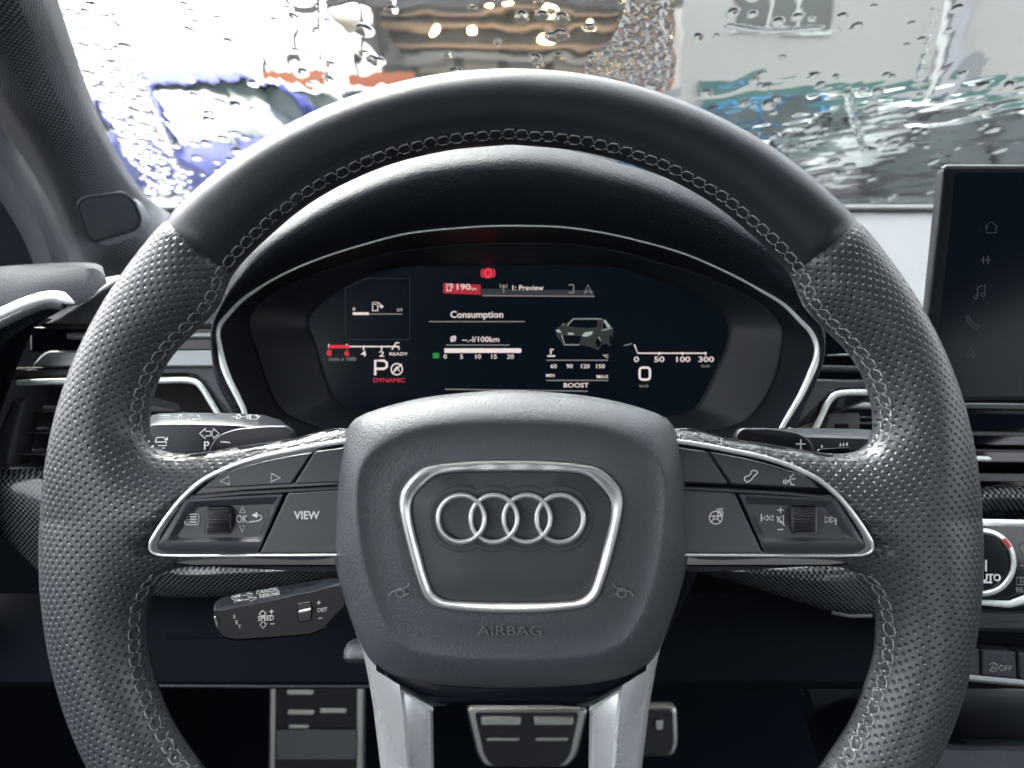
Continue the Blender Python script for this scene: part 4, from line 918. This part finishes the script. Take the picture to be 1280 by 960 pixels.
def trail(pts_, w, hh):
    c = crm(pts_, 20)
    for i, (px, py) in enumerate(c):
        x, s = atW(px+math.sin(i*.5)*.5, py); drop(x, s, w, w*1.3, hh*(.8+.2*math.sin(i*.9)))
trail([(160,60),(180,110),(205,170),(235,255)], .0019, .0009); trail([(145,160),(170,190),(185,225)], .0014, .0007)
trail([(825,-5),(822,40),(838,75),(833,112)], .0028, .0013); trail([(775,-5),(778,30),(765,60)], .0014, .0005)
trail([(1060,118),(1068,150),(1080,190)], .0024, .0010); trail([(1172,-5),(1163,50),(1150,100)], .0034, .0011)
trail([(313,0),(318,50),(322,105)], .0028, .0009); trail([(345,0),(348,90)], .0018, .0006); trail([(400,0),(402,88)], .0022, .0007)
trail([(910,35),(960,42),(1025,38)], .0016, .0007)
edge = np.minimum(1, np.minimum(np.minimum(X+.56, .86-X)/.01, np.minimum(S, .78-S)/.01)); H *= np.clip(edge,0,1)
TH = .0045
Vo = P3+(TH+H)[...,None]*wn; Vi = P3[::1]
vo = Vo.reshape(-1,3); N0 = nx*ny
# inner face: coarse border strip + one plane
j, i = np.meshgrid(np.arange(ny-1), np.arange(nx-1), indexing='ij'); a = (j*nx+i).ravel()
Fo = np.stack([a+nx, a+nx+1, a+1, a], 1)
bi = list(range(nx))+[k*nx+nx-1 for k in range(1,ny)]+[(ny-1)*nx+k for k in range(nx-2,-1,-1)]+[k*nx for k in range(ny-2,0,-1)]
vb = Vi.reshape(-1,3)[bi]; nb_ = len(bi)
faces = Fo.tolist()+[(bi[k], bi[(k+1)%nb_], N0+(k+1)%nb_, N0+k) for k in range(nb_)]+[tuple(N0+k for k in range(nb_))]
base = np.array([.15, B0.y, B0.z])
me = bpy.data.meshes.new('windscreen'); me.from_pydata((np.concatenate([vo, vb])-base).tolist(), [], faces); me.update(); me.shade_smooth(); me.set_sharp_from_angle(angle=math.radians(70))
gm = bpy.data.materials.new('wet_glass'); gm.use_nodes = True; nt = gm.node_tree; nt.nodes.clear()
go = nt.nodes.new('ShaderNodeOutputMaterial'); gg = nt.nodes.new('ShaderNodeBsdfGlass'); gg.inputs['IOR'].default_value = 1.33; gg.inputs['Roughness'].default_value = 0.014; gg.inputs['Color'].default_value = (.97,.99,.98,1)
nt.links.new(gg.outputs[0], go.inputs[0]); me.materials.append(gm)
o = bpy.data.objects.new('windscreen', me); COL.objects.link(o); o.location = base
tag(o, 'windscreen glass covered in raindrops and running water', 'windscreen')
# ================================================================== OUTSIDE
def emat(name, base, rough=.8, **k): return mat(name, base, rough, **k)
asph = emat('wet_asphalt', (.04,.04,.043), .55, spec=.15, bump=('noise',30,.01))
def sheet(name, x0, x1, y0, y1, z, m, label):
    me = bpy.data.meshes.new(name); me.from_pydata([(x0,y0,0),(x1,y0,0),(x1,y1,0),(x0,y1,0)], [], [(0,1,2,3)]); me.materials.append(m)
    o = bpy.data.objects.new(name, me); COL.objects.link(o); o.location = (0,0,z); return tag(o, label, None, None, 'structure')
sheet('ground', -300, 300, 1.6, 600, 0, asph, 'wet dark asphalt of the car park')
def box(mb, x0, x1, y0, y1, z0, z1):
    v = [Vector(p) for p in ((x0,y0,z0),(x1,y0,z0),(x1,y1,z0),(x0,y1,z0),(x0,y0,z1),(x1,y0,z1),(x1,y1,z1),(x0,y1,z1))]
    mb.add(v, [(0,3,2,1),(4,5,6,7),(0,1,5,4),(1,2,6,5),(2,3,7,6),(3,0,4,7)])
def bxo(name, m, parent, *bs):
    mb = MB()
    for b in bs: box(mb, *b)
    return mb.build(name, m, parent, smooth=False)
def gx(px, Y): return G(px, 128, Y).x
def gz(py, Y, px=640): return G(px, py, Y).z
# --- pale rendered building on the right
YB = 15.0
render_ = emat('pale_render', (.35,.34,.32), .85, bump=('noise',3,.01), var=.05); darkwin = mat('window_glass', (.05,.055,.05), .12, spec=.8); grm = emat('grey_metal', (.22,.22,.23), .5)
pb_ = thing('rendered_building', 'pale rendered building with a barred grey window and a white downpipe', 'building', Vector((10, YB, 0)))
xw0, xw1 = gx(846, YB), gx(1700, YB)
bxo('wall', render_, pb_, (xw0, xw1, YB, YB+9, 0, 7.5))
wz0, wz1, wx0, wx1 = gz(36,YB), gz(-14,YB), gx(906,YB), gx(1024,YB)
w = bxo('window', darkwin, pb_, (wx0, wx1, YB-.03, YB+.02, wz0, wz1))
ws_ = emat('white_frame', (.55,.55,.53), .5)
bxo('window_frame', ws_, w, (wx0-.05, wx1+.05, YB-.06, YB-.02, wz0-.07, wz0), (wx0+(wx1-wx0)*.33, wx0+(wx1-wx0)*.33+.06, YB-.06, YB-.032, wz0, wz1), (wx0+(wx1-wx0)*.66, wx0+(wx1-wx0)*.66+.06, YB-.06, YB-.032, wz0, wz1))
MB().tube([Vector((gx(1160,YB), YB-.1, 0)), Vector((gx(1160,YB), YB-.1, 7))], .07, 10).build('downpipe', ws_, pb_)
bxo('pilaster', emat('grey_render', (.33,.33,.35), .8), pb_, (gx(1170,YB), gx(1186,YB), YB-.12, YB-.01, 0, 7.4))
bxo('service_door', emat('grey_door', (.20,.20,.21), .6), pb_, (gx(1188,YB), gx(1218,YB), YB-.05, YB-.01, .6, gz(66,YB)))
bxo('ground_floor_band', emat('teal_band', (.035,.11,.10), .5), pb_, (gx(870,YB), gx(1560,YB), YB-.08, YB-.012, 0, gz(104,YB)))
# --- canopy building in the middle
YC = 17.0
brown = emat('brown_facade', (.05,.04,.034), .6, bump=('noise',6,.02)); beamm = emat('dark_steel', (.06,.055,.055), .5); orange = emat('orange_board', (.36,.09,.03), .6)
cb_ = thing('canopy_building', 'brown showroom with a dark canopy roof, orange board and lit lamps', 'building', Vector((-1, YC, 0)))
x0, x1 = gx(470,YC), gx(838,YC)
bxo('wall', brown, cb_, (x0, x1, YC, YC+8, 0, 7))
for k in range(7):
    xa = x0+(x1-x0)*(k+.12)/7; xb = x0+(x1-x0)*(k+.88)/7
    wn_ = bxo('window', mat('showroom_glass', (.20,.17,.13) if k % 2 else (.10,.09,.08), .2) if k < 2 else bpy.data.materials['showroom_glass' if k % 2 else 'showroom_glass.001'], cb_, (xa, xb, YC-.04, YC+.02, gz(92,YC), gz(66,YC)))
for py0, py1, mm_ in ((62,56,'c'),(36,30,'c'),(20,16,'d')):
    bxo('beam', emat('tan_beam', (.22,.14,.085), .6) if py0 == 62 else bpy.data.materials['tan_beam'], cb_, (x0, x1, YC-.18, YC-.02, gz(py0,YC), gz(py1,YC)))
bxo('grey_sill', emat('grey_sill', (.19,.18,.165), .7), cb_, (x0, x1, YC-.12, YC-.02, gz(80,YC), gz(70,YC)))
YD = 13.5
for xa, xb in ((330,401),(438,520),(700,838)):
    bxo('orange_board', orange, cb_, (gx(xa,YD), gx(xb,YD), YD, YD+.15, gz(116,YD), gz(91,YD)))
bxo('low_wall', emat('grey_low_wall', (.20,.21,.21), .7), cb_, (gx(320,YD), gx(850,YD), YD+.02, YD+.13, 0, gz(116,YD)-.004))
for px in (318, 346, 366, 402, 450, 473):
    MB().tube([Vector((gx(px,YD), YD+.4, 0)), Vector((gx(px,YD), YD+.4, 6))], .045 if px != 318 else .09, 8).build('post', beamm, cb_)
R = [[Vector((gx(368,YD), YD, gz(-8,YD))), Vector((gx(420,YD), YD, gz(20,YD))), Vector((gx(478,YD), YD, gz(70,YD)))],[Vector((gx(368,YD), YC+5, gz(-8,YD)+.3)), Vector((gx(420,YD), YC+5, gz(20,YD)+.3)), Vector((gx(478,YD), YC+5, gz(70,YD)+.3))]]
R2_ = [[p+Vector((0,0,.9)) for p in r] for r in R]
MB().rows(R).rows(R2_).build('canopy_roof', beamm, cb_, smooth=False)
bxo('canopy_fascia', beamm, cb_, (gx(420,YD), gx(842,YD), YD-.3, YD-.1, gz(-30,YD), gz(9,YD)), (gx(372,YD), gx(475,YD), YD-.12, YD-.02, gz(-2,YD), gz(12,YD)))
lm = mat('lit_lamp', (.8,.7,.4), .5, emis=(1,.80,.42), estr=2.5)
for k, (px, py) in enumerate(((447,4),(466,3),(546,36),(612,7),(637,8),(686,17),(678,48),(590,40),(735,30))):
    c = Vector((gx(px,16.4), 16.4, gz(py,16.4))); mb = MB()
    mb.rows([[c+Vector((.075*math.sin(a)*math.cos(b), .075*math.sin(a)*math.sin(b), .075*math.cos(a))) for b in [2*math.pi*j/12 for j in range(12)]] for a in [math.pi*(i_+.02)/8.04 for i_ in range(9)]], cu=True)
    l = mb.build('hanging_lamp', lm, cb_); MB().tube([c+Vector((0,0,.07)), c+Vector((0,0,.9))], .012, 6).build('lamp_cord', beamm, l)
# --- cars
def car(label, x, y, rot, color, sc_=1.0, metal=.3):
    t = thing('parked_car', label, 'car', Vector((x,y,0)), 'cars parked outside the windscreen')
    Rm_ = Matrix.Rotation(rot, 3, 'Z')
    def P(a, b, c): return Vector((x,y,0))+Rm_@Vector((a*sc_, b*sc_, c*sc_))
    paint = mat('car_paint', color, .6, metal=0, spec=.5, ior=1.12); glass_ = mat('car_window', (.022,.03,.03), .08, spec=.5, ior=1.3)
    st_ = [(-2.25,.62,.40,.60),(-2.18,.76,.30,.78),(-1.9,.85,.22,.92),(-1.3,.90,.20,.98),(0,.91,.20,.96),(1.0,.91,.20,.95),(1.5,.89,.22,.88),(1.95,.84,.24,.76),(2.2,.72,.30,.64),(2.27,.58,.42,.56)]
    R = []
    for a, w_, z0_, z1_ in st_:
        h_ = [(0,z0_),(w_*.9,z0_),(w_,z0_+.12),(w_,z1_-.2 if z1_-z0_ > .4 else (z0_+z1_)/2),(w_*.96,z1_-.06),(w_*.80,z1_),(0,z1_+.03)]
        R.append([P(a,b,c) for b,c in h_]+[P(a,-b,c) for b,c in h_[-2:0:-1]])
    MB().rows(R, cu=True, cap0=True, cap1=True).build('body', paint, t, ang=50)
    g = [(-2.0,.70,.93,.95),(-1.35,.74,1.36,.95),(-.6,.76,1.45,.95),(.1,.76,1.44,.95),(.65,.73,1.34,.95),(1.35,.72,.93,.93)]
    R = []
    for a, w_, z1_, zb_ in g:
        ww = w_*(.80 if z1_ > 1.2 else 1); R.append([P(a,.83,zb_-.03), P(a,(.83+ww)/2+.03,(zb_+z1_)/2), P(a,ww,z1_-.02), P(a,0,z1_+.01), P(a,-ww,z1_-.02), P(a,-(.83+ww)/2-.03,(zb_+z1_)/2), P(a,-.83,zb_-.03)])
    MB().rows(R).build('windows', glass_, t, ang=50)
    R = []
    for a, w_, z1_, zb_ in g[1:5]:
        ww = w_*.82; R.append([P(a,ww+.02,z1_-.05), P(a,ww-.02,z1_+.01), P(a,0,z1_+.04), P(a,-ww+.02,z1_+.01), P(a,-ww-.02,z1_-.05)])
    MB().rows(R).build('roof', paint, t)
    pl = MB()
    for s in (1,-1):
        for pa, pb2 in (((-2.0,.80*s,.93),(-1.35,.62*s,1.36)),((.05,.86*s,.93),(.1,.64*s,1.42)),((1.35,.80*s,.93),(.65,.62*s,1.34)),((-1.0,.86*s,.95),(-1.0,.63*s,1.40))): pl.tube([P(*pa),P(*pb2)], .045*sc_, 6)
    pl.build('window_pillars', paint, t)
    for a in (-1.38, 1.38):
        for s in (1,-1):
            wh = MB(); rr_ = [[P(a+.33*math.cos(q)*k2, s*b, .33+.33*math.sin(q)*k2) for q in [2*math.pi*j/24 for j in range(24)]] for k2, b in ((.62,.70),(1,.70),(1,.90),(.95,.93),(.64,.93))]
            wh.rows(rr_, cu=True, cap0=True); tw_ = wh.build('wheel', 'rubber', t)
            MB().rows([[P(a+.33*math.cos(q)*k2, s*b, .33+.33*math.sin(q)*k2) for q in [2*math.pi*j/24 for j in range(24)]] for k2, b in ((.64,.925),(.5,.90),(.15,.92))], cu=True, cap1=True).build('rim', 'silverp', tw_)
    for s in (1,-1):
        MB().rows([[P(2.12,s*.80,.60),P(2.24,s*.50,.58)],[P(2.00,s*.80,.72),P(2.18,s*.50,.67)]]).build('headlight', 'silverp', t)
        MB().rows([[P(-2.17,s*.78,.62),P(-2.262,s*.48,.60)],[P(-2.12,s*.78,.80),P(-2.215,s*.48,.78)]]).build('tail_light', mat('tail_red',(.4,.02,.02),.3) if s == 1 else bpy.data.materials['tail_red'], t)
        MB().rows([[P(.75,s*.90,.98),P(.75,s*1.05,.98)],[P(.85,s*.90,1.04),P(.85,s*1.05,1.04)],[P(.75,s*.90,1.12),P(.75,s*1.05,1.10)]], cv=True).build('wing_mirror', paint, t)
    return t
car('royal blue car with a pale windscreen, seen beyond the cloth pillar', gx(225,7.6), 7.6, R_(-40), (.004,.010,.13))
car('white car standing behind the blue car', gx(335,11.5), 11.5, R_(-50), (.62,.64,.64))
car('dark grey car with pale reflections on the far right', gx(1180,5.9), 6.0, R_(196), (.010,.010,.012), .80)
car('silver car parked behind the dark grey car', gx(1170,8.6), 9.0, R_(200), (.26,.28,.28), .88)
car('teal blue car in front of the pale building', gx(940,12.2), 12.3, R_(182), (.005,.06,.12), .85)
car('pale grey car in front of the orange board', gx(420,12.2), 12.0, R_(175), (.42,.44,.44), .95)
# own bonnet
bn = MB(); R = []
for k in range(15):
    t = k/14; y = 1.06+1.15*t; z = CZ-.150-.02*t-.16*t*t-.10*max(0,t-.85)/.15; R.append([Vector((x*(1-.10*t), y, z-.055*(x/.8)**2-.02*(abs(x/.8)**6))) for x in [-.66+1.62*j/24 for j in range(25)]])
bn.rows(R); o = bn.build('bonnet', mat('dark_bonnet_paint', (.012,.013,.015), .55, spec=.5, ior=1.12), None, ang=None, loc=Vector((.15,1.1,CZ-.2))); tag(o, 'grey bonnet of this car just beyond the foot of the windscreen', 'car bonnet')
MB_ = MB(); MB_.tube([Vector((-.45,1.045,CZ-.128)), Vector((.2,1.04,CZ-.118)), Vector((.85,1.05,CZ-.125))], .008, 8); o = MB_.build('windscreen_wiper', 'dark', None, loc=Vector((.2,1.045,CZ-.12))); tag(o, 'thin black wiper blade parked along the foot of the windscreen', 'wiper')
# ---- unseen roof lining and front seats, put in to shade the inside
rf = MB()
R = []
for y, z in ((.30,.25),(.1,.27),(-.3,.285),(-1.0,.28),(-1.6,.22)): R.append([Vector((x, y, CZ+z-.05*((x-.35)/.8)**4)) for x in [-.42+1.54*k/12 for k in range(13)]])
rf.rows(R).rows([[p+Vector((0,0,.03)) for p in r] for r in R])
o = rf.build('unseen_roof_lining', 'greyp', None, loc=Vector((.35,-.6,CZ+.28))); tag(o, 'unseen grey roof lining above the driver, added to shade the cabin', 'roof lining')
for sx_, nm in ((0, 'unseen black driver seat added behind the viewpoint to block light'), (.72, 'unseen black passenger seat added beside the driver seat to block light')):  # occluders out of view, added so driver-facing surfaces reflect something dark
    se = thing('unseen_front_seat', nm, 'seat', Vector((sx_, -.2, CZ-.95)), 'unseen front seats added behind the viewpoint')
    def cush(name, x0, x1, y0, y1, z0, z1, lean=0):
        R = []
        for k in range(9):
            t = k/8; f = math.sin(math.pi*min(max(t,.03),.97))**.25
            R.append([Vector((sx_+(x0+x1)/2+(x1-x0)/2*f*math.cos(q), (y0+y1)/2+(y1-y0)/2*f*math.sin(q)-lean*t, z0+(z1-z0)*t)) for q in [2*math.pi*j/20 for j in range(20)]])
        MB().rows(R, cu=True, cap0=True, cap1=True).build(name, 'plastic2', se)
    cush('seat_cushion', -.26, .26, -.35, .2, CZ-.92, CZ-.70); cush('backrest', -.25, .25, -.48, -.30, CZ-.75, CZ-.08, .12); cush('headrest', -.14, .14, -.60, -.48, CZ-.07, CZ+.12, .02)
# ================================================================== LIGHT, SKY, CAMERA
w = bpy.data.worlds.new('World'); sc.world = w; w.use_nodes = True; nt = w.node_tree; bgn = nt.nodes['Background']
sky = nt.nodes.new('ShaderNodeTexSky'); sky.sky_type = 'NISHITA'; sky.sun_disc = False
SE, SR = R_(50), R_(-40)
sky.sun_elevation = SE; sky.sun_rotation = SR; sky.air_density = 1.0; sky.dust_density = 6; sky.ozone_density = 1.0
hs = nt.nodes.new('ShaderNodeHueSaturation'); hs.inputs['Saturation'].default_value = .22; nt.links.new(sky.outputs[0], hs.inputs['Color']); nt.links.new(hs.outputs[0], bgn.inputs['Color'])
bgn.inputs['Strength'].default_value = .15
sl = bpy.data.lights.new('sun', 'SUN'); sl.energy = 1.0; sl.angle = R_(40); sl.color = (1,.97,.93)
so = bpy.data.objects.new('sun', sl); COL.objects.link(so)
dv_ = Vector((math.sin(SR)*math.cos(SE), math.cos(SR)*math.cos(SE), math.sin(SE))); so.rotation_euler = dv_.to_track_quat('Z','Y').to_euler(); so.location = dv_*20+CAM
cam = bpy.data.cameras.new('camera'); co_ = bpy.data.objects.new('camera', cam); COL.objects.link(co_); co_.location = CAM; co_.rotation_euler = (math.pi/2-PITCH, 0, 0)
cam.sensor_width = 36; cam.lens = F/1280*36; cam.clip_start = .01; cam.clip_end = 2000
cam.dof.use_dof = True; cam.dof.focus_distance = .36; cam.dof.aperture_fstop = 11.5
sc.camera = co_
sc.view_settings.view_transform = 'Standard'; sc.view_settings.look = 'None'; sc.view_settings.gamma = 1; sc.view_settings.exposure = EXPO
cy = sc.cycles; cy.use_denoising = True; cy.max_bounces = 10; cy.transmission_bounces = 8; cy.glossy_bounces = 5; cy.diffuse_bounces = 4; cy.sample_clamp_indirect = 12
